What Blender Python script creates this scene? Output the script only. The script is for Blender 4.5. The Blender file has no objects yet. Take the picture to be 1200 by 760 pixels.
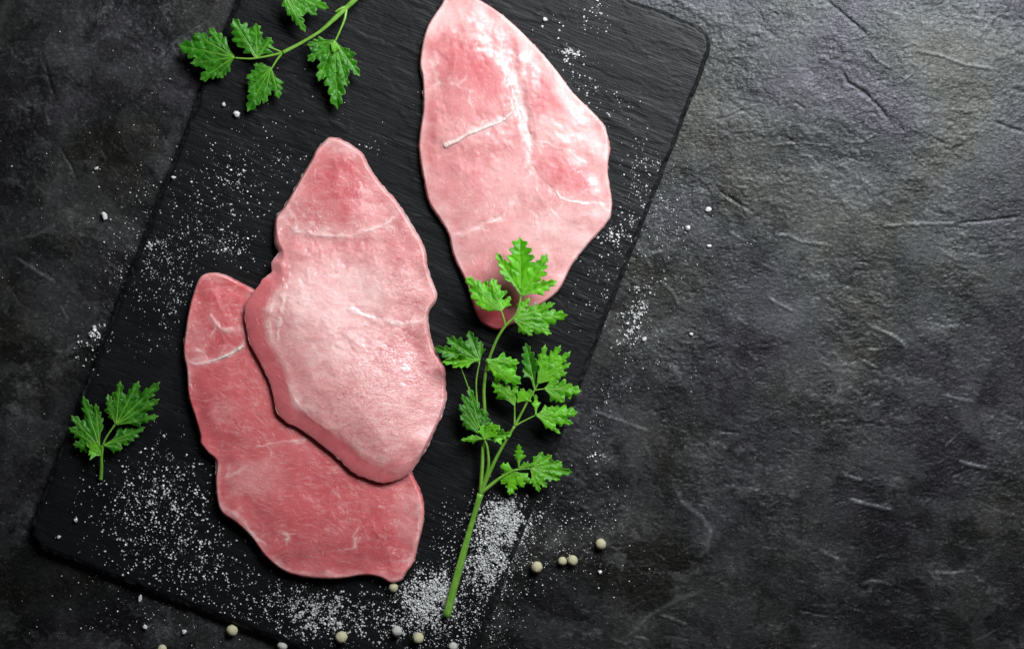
import bpy, bmesh, math, random
import numpy as np
from mathutils import Vector
from mathutils.geometry import delaunay_2d_cdt

random.seed(7)
RNG = np.random.default_rng(7)
S = 0.0004            # metres for one photograph pixel on the table plane
CAM_H = 0.95
SC = bpy.context.scene
COL = SC.collection

# ------------------------------------------------------------------ camera, light, exposure
cam_data = bpy.data.cameras.new("camera")
cam = bpy.data.objects.new("camera", cam_data)
COL.objects.link(cam)
cam.location = (0, 0, CAM_H)
cam.rotation_euler = (0, 0, 0)
cam_data.sensor_width = 36
cam_data.lens = 36 * CAM_H / (1200 * S)
cam_data.clip_start = 0.01
cam_data.clip_end = 20
SC.camera = cam

world = bpy.data.worlds.new("World")
SC.world = world
world.use_nodes = True
world.node_tree.nodes["Background"].inputs[0].default_value = (1.0, 0.97, 0.95, 1)
world.node_tree.nodes["Background"].inputs[1].default_value = 0.015

def area_lamp(name, loc, target, size, power, colour):
    ld = bpy.data.lights.new(name, 'AREA')
    ld.shape = 'RECTANGLE'
    ld.size, ld.size_y = size
    ld.energy = power
    ld.color = colour
    lo = bpy.data.objects.new(name, ld)
    COL.objects.link(lo)
    lo.location = loc
    lo.rotation_euler = (Vector(target) - Vector(loc)).to_track_quat('-Z', 'Y').to_euler()
    return lo

softbox = area_lamp("softbox", (0.27, 0.44, 0.55), (0.02, 0.15, 0), (0.50, 0.32), 3.85, (0.955, 0.985, 1.0))
softbox.data.spread = math.radians(105)      # gridded softbox: light thins out towards the lower left

SC.render.engine = 'CYCLES'
SC.cycles.use_denoising = True
SC.cycles.max_bounces = 8
SC.view_settings.view_transform = 'Standard'
SC.view_settings.look = 'None'
SC.view_settings.exposure = 0.0
SC.view_settings.gamma = 1.0
SC.view_settings.use_curve_mapping = False

# ------------------------------------------------------------------ small maths
def wx(px, z=0.0): return (np.asarray(px, float) - 600.0) * S * (CAM_H - z) / CAM_H
def wy(py, z=0.0): return -(np.asarray(py, float) - 380.0) * S * (CAM_H - z) / CAM_H
def P3(px, py, z): return Vector((float(wx(px, z)), float(wy(py, z)), z))

def smooth(a, b, x):
    t = np.clip((x - a) / (b - a), 0, 1)
    return t * t * (3 - 2 * t)

def gnoise(x, y, seed=0):
    """2D gradient noise, about -0.7..0.7"""
    x = np.asarray(x, float); y = np.asarray(y, float)
    xi = np.floor(x).astype(np.int64); yi = np.floor(y).astype(np.int64)
    xf = x - xi; yf = y - yi
    def grad(ix, iy):
        h = (ix * 374761393 + iy * 668265263 + seed * 974634533) & 0xFFFFFFFF
        h = ((h ^ (h >> 13)) * 1274126177) & 0xFFFFFFFF
        h = h ^ (h >> 16)
        return (h & 0xFFFF) / 65536.0 * 2 * np.pi
    def dot(ix, iy, fx, fy):
        a = grad(ix, iy)
        return np.cos(a) * fx + np.sin(a) * fy
    u = xf * xf * xf * (xf * (xf * 6 - 15) + 10)
    v = yf * yf * yf * (yf * (yf * 6 - 15) + 10)
    a = dot(xi, yi, xf, yf); b = dot(xi + 1, yi, xf - 1, yf)
    c = dot(xi, yi + 1, xf, yf - 1); d = dot(xi + 1, yi + 1, xf - 1, yf - 1)
    return (a + (b - a) * u) * (1 - v) + (c + (d - c) * u) * v

def fbm(x, y, seed=0, octv=4, gain=0.5):
    s = 0; amp = 1.0; f = 1.0
    for o in range(octv):
        s = s + amp * gnoise(x * f, y * f, seed + o * 17)
        amp *= gain; f *= 2.03
    return s

def seg_dist(px, py, pts, closed=False):
    """distance of points to a polyline; also running parameter 0..1 along it"""
    pts = np.asarray(pts, float)
    n = len(pts) if closed else len(pts) - 1
    best = np.full(px.shape, 1e9); par = np.zeros(px.shape)
    for i in range(n):
        ax, ay = pts[i]; bx, by = pts[(i + 1) % len(pts)]
        dx, dy = bx - ax, by - ay
        t = np.clip(((px - ax) * dx + (py - ay) * dy) / (dx * dx + dy * dy + 1e-9), 0, 1)
        d = np.hypot(px - ax - t * dx, py - ay - t * dy)
        m = d < best
        best = np.where(m, d, best); par = np.where(m, (i + t) / n, par)
    return best, par

def inside(px, py, poly):
    poly = np.asarray(poly, float)
    c = np.zeros(px.shape, bool)
    for i in range(len(poly)):
        x1, y1 = poly[i]; x2, y2 = poly[i - 1]
        if y1 == y2: continue
        m = ((y1 > py) != (y2 > py)) & (px < (x2 - x1) * (py - y1) / (y2 - y1) + x1)
        c ^= m
    return c

def catmull(pts, closed=True, per=8):
    pts = np.asarray(pts, float); n = len(pts); out = []
    rng = range(n) if closed else range(n - 1)
    for i in rng:
        if closed:
            p0, p1, p2, p3 = pts[i - 1], pts[i], pts[(i + 1) % n], pts[(i + 2) % n]
        else:
            p0, p1, p2, p3 = pts[max(i - 1, 0)], pts[i], pts[i + 1], pts[min(i + 2, n - 1)]
        for k in range(per):
            t = k / per
            out.append(0.5 * ((2 * p1) + (-p0 + p2) * t + (2 * p0 - 5 * p1 + 4 * p2 - p3) * t * t
                              + (-p0 + 3 * p1 - 3 * p2 + p3) * t ** 3))
    if not closed: out.append(pts[-1])
    return np.array(out)

def resample(poly, n, closed=True):
    p = np.vstack([poly, poly[:1]]) if closed else poly
    d = np.concatenate([[0], np.cumsum(np.hypot(*np.diff(p, axis=0).T))])
    t = np.linspace(0, d[-1], n, endpoint=not closed)
    return np.stack([np.interp(t, d, p[:, 0]), np.interp(t, d, p[:, 1])], 1)

# ------------------------------------------------------------------ mesh helpers
def np_mesh(name, verts, quads, attrs=None, cols=None, smooth_shade=True):
    me = bpy.data.meshes.new(name)
    k = quads.shape[1]
    me.vertices.add(len(verts)); me.vertices.foreach_set("co", np.ascontiguousarray(verts, np.float32).ravel())
    me.loops.add(quads.size); me.loops.foreach_set("vertex_index", np.ascontiguousarray(quads, np.int32).ravel())
    me.polygons.add(len(quads))
    me.polygons.foreach_set("loop_start", np.arange(0, quads.size, k, dtype=np.int32))
    me.polygons.foreach_set("loop_total", np.full(len(quads), k, np.int32))
    me.polygons.foreach_set("use_smooth", np.full(len(quads), smooth_shade, bool))
    me.update(calc_edges=True)
    for an, av in (attrs or {}).items():
        a = me.attributes.new(an, 'FLOAT', 'POINT'); a.data.foreach_set("value", np.ascontiguousarray(av, np.float32))
    for an, av in (cols or {}).items():
        a = me.attributes.new(an, 'FLOAT_COLOR', 'POINT')
        c = np.ones((len(verts), 4), np.float32); c[:, :3] = av
        a.data.foreach_set("color", c.ravel())
    me.validate()
    return me

def link(name, me, mat, parent=None):
    o = bpy.data.objects.new(name, me)
    if me is not None and mat is not None: me.materials.append(mat)
    COL.objects.link(o)
    if parent is not None: o.parent = parent
    return o

def tag(o, label=None, cat=None, group=None, kind=None):
    if label: o["label"] = label
    if cat: o["category"] = cat
    if group: o["group"] = group
    if kind: o["kind"] = kind
    return o

def grid_quads(nx, ny):
    i = np.arange(nx - 1)[:, None] * ny + np.arange(ny - 1)[None, :]
    i = i.ravel()
    return np.stack([i, i + ny, i + ny + 1, i + 1], 1)

# ------------------------------------------------------------------ materials
def new_mat(name):
    m = bpy.data.materials.new(name); m.use_nodes = True
    nt = m.node_tree
    return m, nt, nt.nodes["Principled BSDF"]

def node(nt, kind, **kw):
    n = nt.nodes.new(kind)
    for k, v in kw.items():
        if k.startswith("i_"):
            key = k[2:]
            key = int(key) if key.isdigit() else key.replace("_", " ")
            n.inputs[key].default_value = v
        else: setattr(n, k, v)
    return n

def ramp(nt, stops):
    r = nt.nodes.new("ShaderNodeValToRGB")
    e = r.color_ramp.elements
    while len(e) < len(stops): e.new(0.5)
    for el, (p, c) in zip(e, stops):
        el.position = p; el.color = (*c, 1) if len(c) == 3 else c
    return r

def L(nt, a, b): nt.links.new(a, b)

def noise_tex(nt, vec, scale, detail=4, rough=0.55, dist=0.0):
    n = node(nt, "ShaderNodeTexNoise", i_Scale=scale, i_Detail=detail, i_Roughness=rough, i_Distortion=dist)
    L(nt, vec, n.inputs["Vector"]); return n

def mapped(nt, vec, scale=(1, 1, 1), rot=(0, 0, 0)):
    m = node(nt, "ShaderNodeMapping"); m.inputs["Scale"].default_value = scale; m.inputs["Rotation"].default_value = rot
    L(nt, vec, m.inputs["Vector"]); return m.outputs[0]

def math_n(nt, op, a, b=None, clamp=False):
    m = node(nt, "ShaderNodeMath", operation=op, use_clamp=clamp)
    for i, v in enumerate((a, b)):
        if v is None: continue
        if isinstance(v, (int, float)): m.inputs[i].default_value = v
        else: L(nt, v, m.inputs[i])
    return m.outputs[0]

def mix_col(nt, fac, a, b, blend='MIX'):
    m = node(nt, "ShaderNodeMix", data_type='RGBA', blend_type=blend)
    for idx, v in ((0, fac), (6, a), (7, b)):
        if isinstance(v, (int, float)): m.inputs[idx].default_value = v
        elif isinstance(v, tuple): m.inputs[idx].default_value = (*v, 1)
        else: L(nt, v, m.inputs[idx])
    return m.outputs[2]

def bump(nt, height, strength, dist, normal=None):
    b = node(nt, "ShaderNodeBump", i_Strength=strength, i_Distance=dist)
    L(nt, height, b.inputs["Height"])
    if normal is not None: L(nt, normal, b.inputs["Normal"])
    return b.outputs[0]

def attr(nt, name): return node(nt, "ShaderNodeAttribute", attribute_name=name)

def plaster_material():
    m, nt, bs = new_mat("dark_plaster")
    co = node(nt, "ShaderNodeTexCoord").outputs["Object"]
    fine = noise_tex(nt, co, 1100, 5, 0.7).outputs[0]
    grit = noise_tex(nt, mapped(nt, co, (1, 1.6, 1), (0, 0, 0.25)), 420, 3, 0.6, 0.5).outputs[0]
    mid = noise_tex(nt, co, 42, 8, 0.68, 0.7).outputs[0]
    big = noise_tex(nt, co, 11, 4, 0.55, 0.5).outputs[0]
    tone = attr(nt, "tone").outputs["Fac"]
    c1 = ramp(nt, [(0.33, (0.0020, 0.0020, 0.0020)), (0.5, (0.0042, 0.0042, 0.0043)), (0.68, (0.015, 0.015, 0.0152))])
    L(nt, math_n(nt, 'ADD', math_n(nt, 'MULTIPLY', mid, 0.55), math_n(nt, 'MULTIPLY', big, 0.45)), c1.inputs[0])
    hue = ramp(nt, [(0.40, (1.06, 0.98, 0.82)), (0.5, (1.0, 1.0, 1.0)), (0.60, (1.02, 0.90, 1.10))])
    L(nt, noise_tex(nt, co, 14, 3, 0.5, 0.4).outputs[0], hue.inputs[0])
    c1b = mix_col(nt, 0.8, c1.outputs[0], hue.outputs[0], 'MULTIPLY')
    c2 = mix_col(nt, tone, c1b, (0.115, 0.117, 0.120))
    sp = ramp(nt, [(0.38, (0.72, 0.72, 0.72)), (0.56, (1, 1, 1)), (0.72, (2.3, 2.3, 2.3))])
    L(nt, grit, sp.inputs[0])
    c3 = mix_col(nt, 1.0, c2, sp.outputs[0], 'MULTIPLY')
    L(nt, c3, bs.inputs["Base Color"])
    r = ramp(nt, [(0.36, (0.37,) * 3), (0.64, (0.46,) * 3)])
    L(nt, mid, r.inputs[0]); L(nt, r.outputs[0], bs.inputs["Roughness"])
    dust = noise_tex(nt, co, 780, 4, 0.75, 0.2).outputs[0]
    sl = ramp(nt, [(0.34, (0.15,) * 3), (0.50, (0.44,) * 3), (0.68, (0.95,) * 3)])
    L(nt, math_n(nt, 'ADD', math_n(nt, 'MULTIPLY', dust, 0.65), math_n(nt, 'MULTIPLY', mid, 0.35)), sl.inputs[0])
    L(nt, sl.outputs[0], bs.inputs["Specular IOR Level"])
    L(nt, mix_col(nt, 0.55, (0.95, 1.0, 1.035), hue.outputs[0], 'MULTIPLY'), bs.inputs["Specular Tint"])
    n1 = bump(nt, grit, 0.4, 0.0005)
    n2 = bump(nt, fine, 0.25, 0.0002, n1)
    L(nt, n2, bs.inputs["Normal"])
    return m

def slate_material():
    m, nt, bs = new_mat("slate")
    co = node(nt, "ShaderNodeTexCoord").outputs["Object"]
    fib = noise_tex(nt, mapped(nt, co, (60, 1100, 1)), 1.0, 5, 0.6, 0.3).outputs[0]
    fine = noise_tex(nt, co, 1400, 4, 0.6).outputs[0]
    mid = noise_tex(nt, co, 35, 5, 0.6, 0.5).outputs[0]
    c = ramp(nt, [(0.3, (0.003, 0.0032, 0.0037)), (0.55, (0.0052, 0.0055, 0.0062)), (0.75, (0.011, 0.0115, 0.013))])
    L(nt, math_n(nt, 'ADD', math_n(nt, 'MULTIPLY', mid, 0.5), math_n(nt, 'MULTIPLY', fib, 0.5)), c.inputs[0])
    chip = attr(nt, "chip").outputs["Fac"]
    c2 = mix_col(nt, chip, c.outputs[0], (0.07, 0.072, 0.076))
    L(nt, c2, bs.inputs["Base Color"])
    r = ramp(nt, [(0.3, (0.37,) * 3), (0.7, (0.46,) * 3)])
    L(nt, mid, r.inputs[0]); L(nt, r.outputs[0], bs.inputs["Roughness"])
    bs.inputs["Specular IOR Level"].default_value = 0.21
    n1 = bump(nt, fib, 0.4, 0.0004)
    n2 = bump(nt, fine, 0.3, 0.0003, n1)
    L(nt, n2, bs.inputs["Normal"])
    return m

def meat_material(name, fibre_rot, rough=0.30, crinkle=0.0011, fib=0.0003, coat=0.3):
    m, nt, bs = new_mat(name)
    co = node(nt, "ShaderNodeTexCoord").outputs["Object"]
    col = attr(nt, "tint").outputs["Color"]
    crk = attr(nt, "crinkle").outputs["Fac"]
    fat = attr(nt, "fat").outputs["Fac"]
    fibre = noise_tex(nt, mapped(nt, co, (190, 460, 300), (0, 0, fibre_rot)), 1.0, 4, 0.6, 1.2).outputs[0]
    worm = noise_tex(nt, mapped(nt, co, (1, 1.7, 1), (0, 0, fibre_rot)), 330, 3, 0.55, 1.6).outputs[0]
    blot = noise_tex(nt, co, 90, 4, 0.6, 0.5).outputs[0]
    speck = noise_tex(nt, co, 1500, 3, 0.6).outputs[0]
    v = ramp(nt, [(0.28, (0.90, 0.76, 0.77)), (0.5, (1, 1, 1)), (0.75, (1.06, 1.20, 1.18))])
    L(nt, math_n(nt, 'ADD', math_n(nt, 'MULTIPLY', fibre, 0.5), math_n(nt, 'MULTIPLY', blot, 0.5)), v.inputs[0])
    c1 = mix_col(nt, 1.0, col, v.outputs[0], 'MULTIPLY')
    w2 = ramp(nt, [(0.36, (0.88, 0.74, 0.75)), (0.52, (1, 1, 1)), (0.68, (1.06, 1.14, 1.13))])
    L(nt, worm, w2.inputs[0])
    c2a = mix_col(nt, crk, c1, mix_col(nt, 1.0, c1, w2.outputs[0], 'MULTIPLY'))
    fine = noise_tex(nt, mapped(nt, co, (700, 1500, 700), (0, 0, fibre_rot + 0.2)), 1.0, 3, 0.65, 0.8).outputs[0]
    fr = ramp(nt, [(0.34, (0.90, 0.78, 0.79)), (0.5, (1, 1, 1)), (0.66, (1.05, 1.14, 1.13))]); L(nt, fine, fr.inputs[0])
    c2a = mix_col(nt, 0.4, c2a, fr.outputs[0], 'MULTIPLY')
    # wet pads parted by fine creases
    wn = noise_tex(nt, mapped(nt, co, (1, 2.0, 1), (0, 0, fibre_rot + 0.35)), 270, 2.5, 0.55, 1.1).outputs[0]
    crease = math_n(nt, 'MULTIPLY', math_n(nt, 'ABSOLUTE', math_n(nt, 'SUBTRACT', wn, 0.5)), 15.0, True)
    cm = ramp(nt, [(0.36, (0.15, 0.15, 0.15)), (0.56, (1, 1, 1))]); L(nt, noise_tex(nt, co, 120, 3, 0.6, 0.5).outputs[0], cm.inputs[0])
    cmask = math_n(nt, 'MULTIPLY', math_n(nt, 'SUBTRACT', crk, 0.05, True), cm.outputs[0])
    cr2 = ramp(nt, [(0.0, (0.80, 0.58, 0.60)), (0.4, (0.95, 0.90, 0.90)), (1.0, (1.04, 1.07, 1.07))])
    L(nt, crease, cr2.inputs[0])
    c2 = mix_col(nt, math_n(nt, 'MULTIPLY', cmask, 0.8), c2a, mix_col(nt, 1.0, c2a, cr2.outputs[0], 'MULTIPLY'))
    L(nt, c2, bs.inputs["Base Color"])
    bs.inputs["Subsurface Weight"].default_value = 0.8
    bs.inputs["Subsurface Radius"].default_value = (1.0, 0.35, 0.30)
    bs.inputs["Subsurface Scale"].default_value = 0.0026
    rr = ramp(nt, [(0.3, (rough - 0.06,) * 3), (0.7, (rough + 0.14,) * 3)])
    L(nt, blot, rr.inputs[0]); L(nt, rr.outputs[0], bs.inputs["Roughness"])
    bs.inputs["Specular IOR Level"].default_value = 0.6
    bs.inputs["Coat Weight"].default_value = coat
    bs.inputs["Coat Roughness"].default_value = 0.17
    h = math_n(nt, 'MULTIPLY', math_n(nt, 'ADD', math_n(nt, 'MULTIPLY', worm, 0.6), math_n(nt, 'MULTIPLY', math_n(nt, 'MULTIPLY', crease, cm.outputs[0]), 0.3)), crk)
    n1 = bump(nt, h, 0.75, crinkle)
    n2 = bump(nt, fibre, 0.45, fib, n1)
    n3 = bump(nt, speck, 0.1, 0.00004, n2)
    L(nt, n3, bs.inputs["Normal"]); 
    wet = ramp(nt, [(0.44, (0, 0, 0)), (0.62, (1, 1, 1))]); L(nt, noise_tex(nt, co, 75, 4, 0.65, 0.6).outputs[0], wet.inputs[0])
    gl = noise_tex(nt, mapped(nt, co, (1, 1.8, 1), (0, 0, fibre_rot)), 560, 2, 0.5, 0.6).outputs[0]
    L(nt, bump(nt, math_n(nt, 'MULTIPLY', gl, wet.outputs[0]), 1.0, 0.0014, n1), bs.inputs["Coat Normal"])
    return m

def sinew_material():
    m, nt, bs = new_mat("sinew")
    co = node(nt, "ShaderNodeTexCoord").outputs["Object"]
    n = noise_tex(nt, co, 500, 4, 0.6, 0.5).outputs[0]
    c = ramp(nt, [(0.3, (0.76, 0.46, 0.43)), (0.65, (0.86, 0.66, 0.61))])
    L(nt, n, c.inputs[0]); L(nt, c.outputs[0], bs.inputs["Base Color"])
    bs.inputs["Subsurface Weight"].default_value = 0.4
    bs.inputs["Subsurface Radius"].default_value = (1, 0.45, 0.4)
    bs.inputs["Subsurface Scale"].default_value = 0.002
    bs.inputs["Roughness"].default_value = 0.28
    L(nt, bump(nt, n, 0.5, 0.0005), bs.inputs["Normal"])
    return m

def leaf_material(name, dark, light, vein):
    m, nt, bs = new_mat(name)
    co = node(nt, "ShaderNodeTexCoord").outputs["Object"]
    n = noise_tex(nt, co, 160, 4, 0.6, 0.3).outputs[0]
    f = noise_tex(nt, co, 1100, 3, 0.6).outputs[0]
    c = ramp(nt, [(0.32, dark), (0.68, light)])
    L(nt, n, c.inputs[0])
    oi = node(nt, "ShaderNodeObjectInfo")
    vr = ramp(nt, [(0.0, (0.74, 0.78, 0.8)), (0.5, (1, 1, 1)), (1.0, (1.30, 1.14, 0.9))])
    L(nt, oi.outputs["Random"], vr.inputs[0])
    c = node(nt, "ShaderNodeMix", data_type='RGBA', blend_type='MULTIPLY'); c.inputs[0].default_value = 1.0
    L(nt, nt.nodes["Color Ramp"].outputs[0], c.inputs[6]); L(nt, vr.outputs[0], c.inputs[7])
    vn = attr(nt, "vein").outputs["Fac"]; ed = attr(nt, "rim").outputs["Fac"]
    c1 = mix_col(nt, math_n(nt, 'MULTIPLY', vn, 0.55), c.outputs[2], vein)
    c2 = mix_col(nt, math_n(nt, 'MULTIPLY', ed, 0.30), c1, (0.24, 0.42, 0.10))
    L(nt, c2, bs.inputs["Base Color"])
    bs.inputs["Roughness"].default_value = 0.38
    bs.inputs["Specular IOR Level"].default_value = 0.38
    h = math_n(nt, 'SUBTRACT', f, math_n(nt, 'MULTIPLY', vn, 0.8))
    L(nt, bump(nt, h, 0.45, 0.0004), bs.inputs["Normal"])
    tr = node(nt, "ShaderNodeBsdfTranslucent")
    L(nt, mix_col(nt, 1.0, c2, (1.3, 1.25, 0.5), 'MULTIPLY'), tr.inputs[0])
    mx = node(nt, "ShaderNodeMixShader"); mx.inputs[0].default_value = 0.28
    L(nt, bs.outputs[0], mx.inputs[1]); L(nt, tr.outputs[0], mx.inputs[2])
    L(nt, mx.outputs[0], nt.nodes["Material Output"].inputs[0])
    return m

def stem_material(name, a, b):
    m, nt, bs = new_mat(name)
    co = node(nt, "ShaderNodeTexCoord").outputs["Object"]
    n = noise_tex(nt, co, 260, 4, 0.6).outputs[0]
    c = ramp(nt, [(0.3, a), (0.7, b)])
    L(nt, n, c.inputs[0]); L(nt, c.outputs[0], bs.inputs["Base Color"])
    bs.inputs["Roughness"].default_value = 0.36
    bs.inputs["Subsurface Weight"].default_value = 0.15
    bs.inputs["Subsurface Radius"].default_value = (0.5, 1, 0.2)
    bs.inputs["Subsurface Scale"].default_value = 0.001
    L(nt, bump(nt, n, 0.4, 0.0004), bs.inputs["Normal"])
    return m

def salt_material():
    m, nt, bs = new_mat("salt")
    co = node(nt, "ShaderNodeTexCoord").outputs["Object"]
    n = noise_tex(nt, co, 700, 2, 0.5).outputs[0]
    c = ramp(nt, [(0.3, (0.60, 0.61, 0.63)), (0.6, (0.86, 0.86, 0.86))])
    L(nt, n, c.inputs[0]); L(nt, c.outputs[0], bs.inputs["Base Color"])
    bs.inputs["Roughness"].default_value = 0.3
    bs.inputs["Transmission Weight"].default_value = 0.25
    return m

def pepper_material(name, a, b):
    m, nt, bs = new_mat(name)
    co = node(nt, "ShaderNodeTexCoord").outputs["Object"]
    n = noise_tex(nt, co, 420, 5, 0.65, 0.5).outputs[0]
    c = ramp(nt, [(0.32, a), (0.62, b)])
    L(nt, n, c.inputs[0]); L(nt, c.outputs[0], bs.inputs["Base Color"])
    bs.inputs["Roughness"].default_value = 0.55
    L(nt, bump(nt, n, 0.6, 0.0008), bs.inputs["Normal"])
    return m

M_PLASTER = plaster_material()
M_SLATE = slate_material()
M_MEAT_A = meat_material("raw_meat_smooth", 0.9, 0.38, 0.0003, 0.00008, 0.35)
M_MEAT_B = meat_material("raw_meat_crinkled", 0.75, 0.31, 0.0003, 0.00010, 0.7)
M_MEAT_C = meat_material("raw_meat_dark", 0.3, 0.33, 0.0003, 0.00010, 0.6)
M_SINEW = sinew_material()
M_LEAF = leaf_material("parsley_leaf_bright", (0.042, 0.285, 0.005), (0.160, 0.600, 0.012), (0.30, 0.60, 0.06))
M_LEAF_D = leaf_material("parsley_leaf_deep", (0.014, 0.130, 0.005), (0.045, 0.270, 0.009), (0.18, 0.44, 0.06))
M_STEM = stem_material("parsley_stem", (0.10, 0.28, 0.02), (0.20, 0.40, 0.06))
M_RIB = stem_material("parsley_midrib", (0.10, 0.32, 0.02), (0.20, 0.46, 0.05))
M_SALT = salt_material()
M_PEP = pepper_material("white_peppercorn", (0.40, 0.36, 0.17), (0.70, 0.67, 0.47))
M_PEP_G = pepper_material("pale_grey_peppercorn", (0.36, 0.37, 0.35), (0.66, 0.66, 0.62))

# ------------------------------------------------------------------ tabletop: trowelled dark plaster
def axis(half, step, far, n_out=34):
    core = np.arange(-half, half + step / 2, step)
    k = np.linspace(0, 1, n_out + 1)[1:]
    out = half + (far - half) * k ** 2.2
    return np.concatenate([-out[::-1], core, out])

SCRATCH = [  # (points px, width px, depth mm, positive = ridge)
    ([(966, -2), (985, 14), (1004, 30), (1021, 46)], 1.5, -0.42),
    ([(984, 78), (994, 97), (1010, 106), (1030, 125), (1046, 148)], 1.6, -0.45),
    ([(1164, 142), (1182, 149), (1202, 156)], 1.6, -0.40),
    ([(1070, 58), (1105, 66), (1130, 76), (1175, 82)], 1.6, 0.30),
    ([(840, 222), (862, 236), (888, 251)], 1.5, -0.35),
    ([(1028, 386), (1046, 393), (1058, 402), (1064, 411)], 1.6, 0.42),
    ([(1010, 422), (1030, 432)], 1.4, 0.3),
    ([(1104, 463), (1130, 469), (1142, 470)], 1.4, 0.28),
    ([(1122, 540), (1140, 545), (1160, 550)], 1.8, 0.40),
    ([(987, 556), (1012, 563)], 1.5, 0.3),
    ([(993, 584), (1016, 591), (1050, 598)], 1.8, 0.42),
    ([(958, 644), (972, 650), (986, 657)], 1.5, 0.36),
    ([(1008, 686), (1020, 681), (1036, 682), (1050, 688)], 1.5, 0.26),
    ([(1090, 670), (1115, 672), (1133, 669)], 1.7, 0.35),
    ([(690, 480), (730, 494), (765, 507)], 1.3, 0.28),
    ([(845, 505), (870, 507)], 1.4, -0.3),
    ([(876, 412), (888, 424)], 1.3, 0.25),
    ([(900, 349), (916, 358), (930, 365)], 1.4, 0.28),
    ([(16, 300), (40, 316), (66, 332)], 1.6, 0.35),
    ([(70, 170), (82, 192), (92, 214)], 1.5, -0.3),
    ([(14, 340), (24, 354), (34, 360)], 1.4, -0.28),
    ([(70, 357), (80, 376)], 1.4, 0.25),
    ([(20, 280), (40, 276), (66, 262)], 1.4, 0.18),
    ([(52, 70), (58, 95), (66, 120)], 2.0, -0.3),
    ([(785, 560), (800, 590), (822, 606), (833, 622), (828, 645), (812, 655)], 2.6, 0.25),
    ([(770, 718), (795, 728), (806, 732)], 1.4, 0.3),
    ([(735, 748), (760, 722), (795, 702), (830, 690)], 2.6, 0.22),
    ([(905, 275), (925, 276), (938, 283), (975, 288)], 1.5, 0.25),
    ([(1120, 262), (1160, 258), (1200, 253)], 1.5, -0.3),
    ([(1030, 266), (1070, 262), (1130, 262)], 1.6, 0.25),
]
for k in range(420):   # trowel nicks scattered over the plaster
    x0, y0 = RNG.uniform(-60, 1270), RNG.uniform(-40, 800)
    a = RNG.normal(0.25, 0.6); ln = RNG.uniform(5, 15) + RNG.exponential(10); b = RNG.normal(0, 0.25)
    pts = [(x0, y0), (x0 + ln / 2 * math.cos(a), y0 + ln / 2 * math.sin(a)),
           (x0 + ln / 2 * (math.cos(a) + math.cos(a + b)), y0 + ln / 2 * (math.sin(a) + math.sin(a + b)))]
    SCRATCH.append((pts, RNG.uniform(0.8, 1.25), RNG.uniform(0.05, 0.26) * (1 if RNG.random() < 0.6 else -1)))

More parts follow.
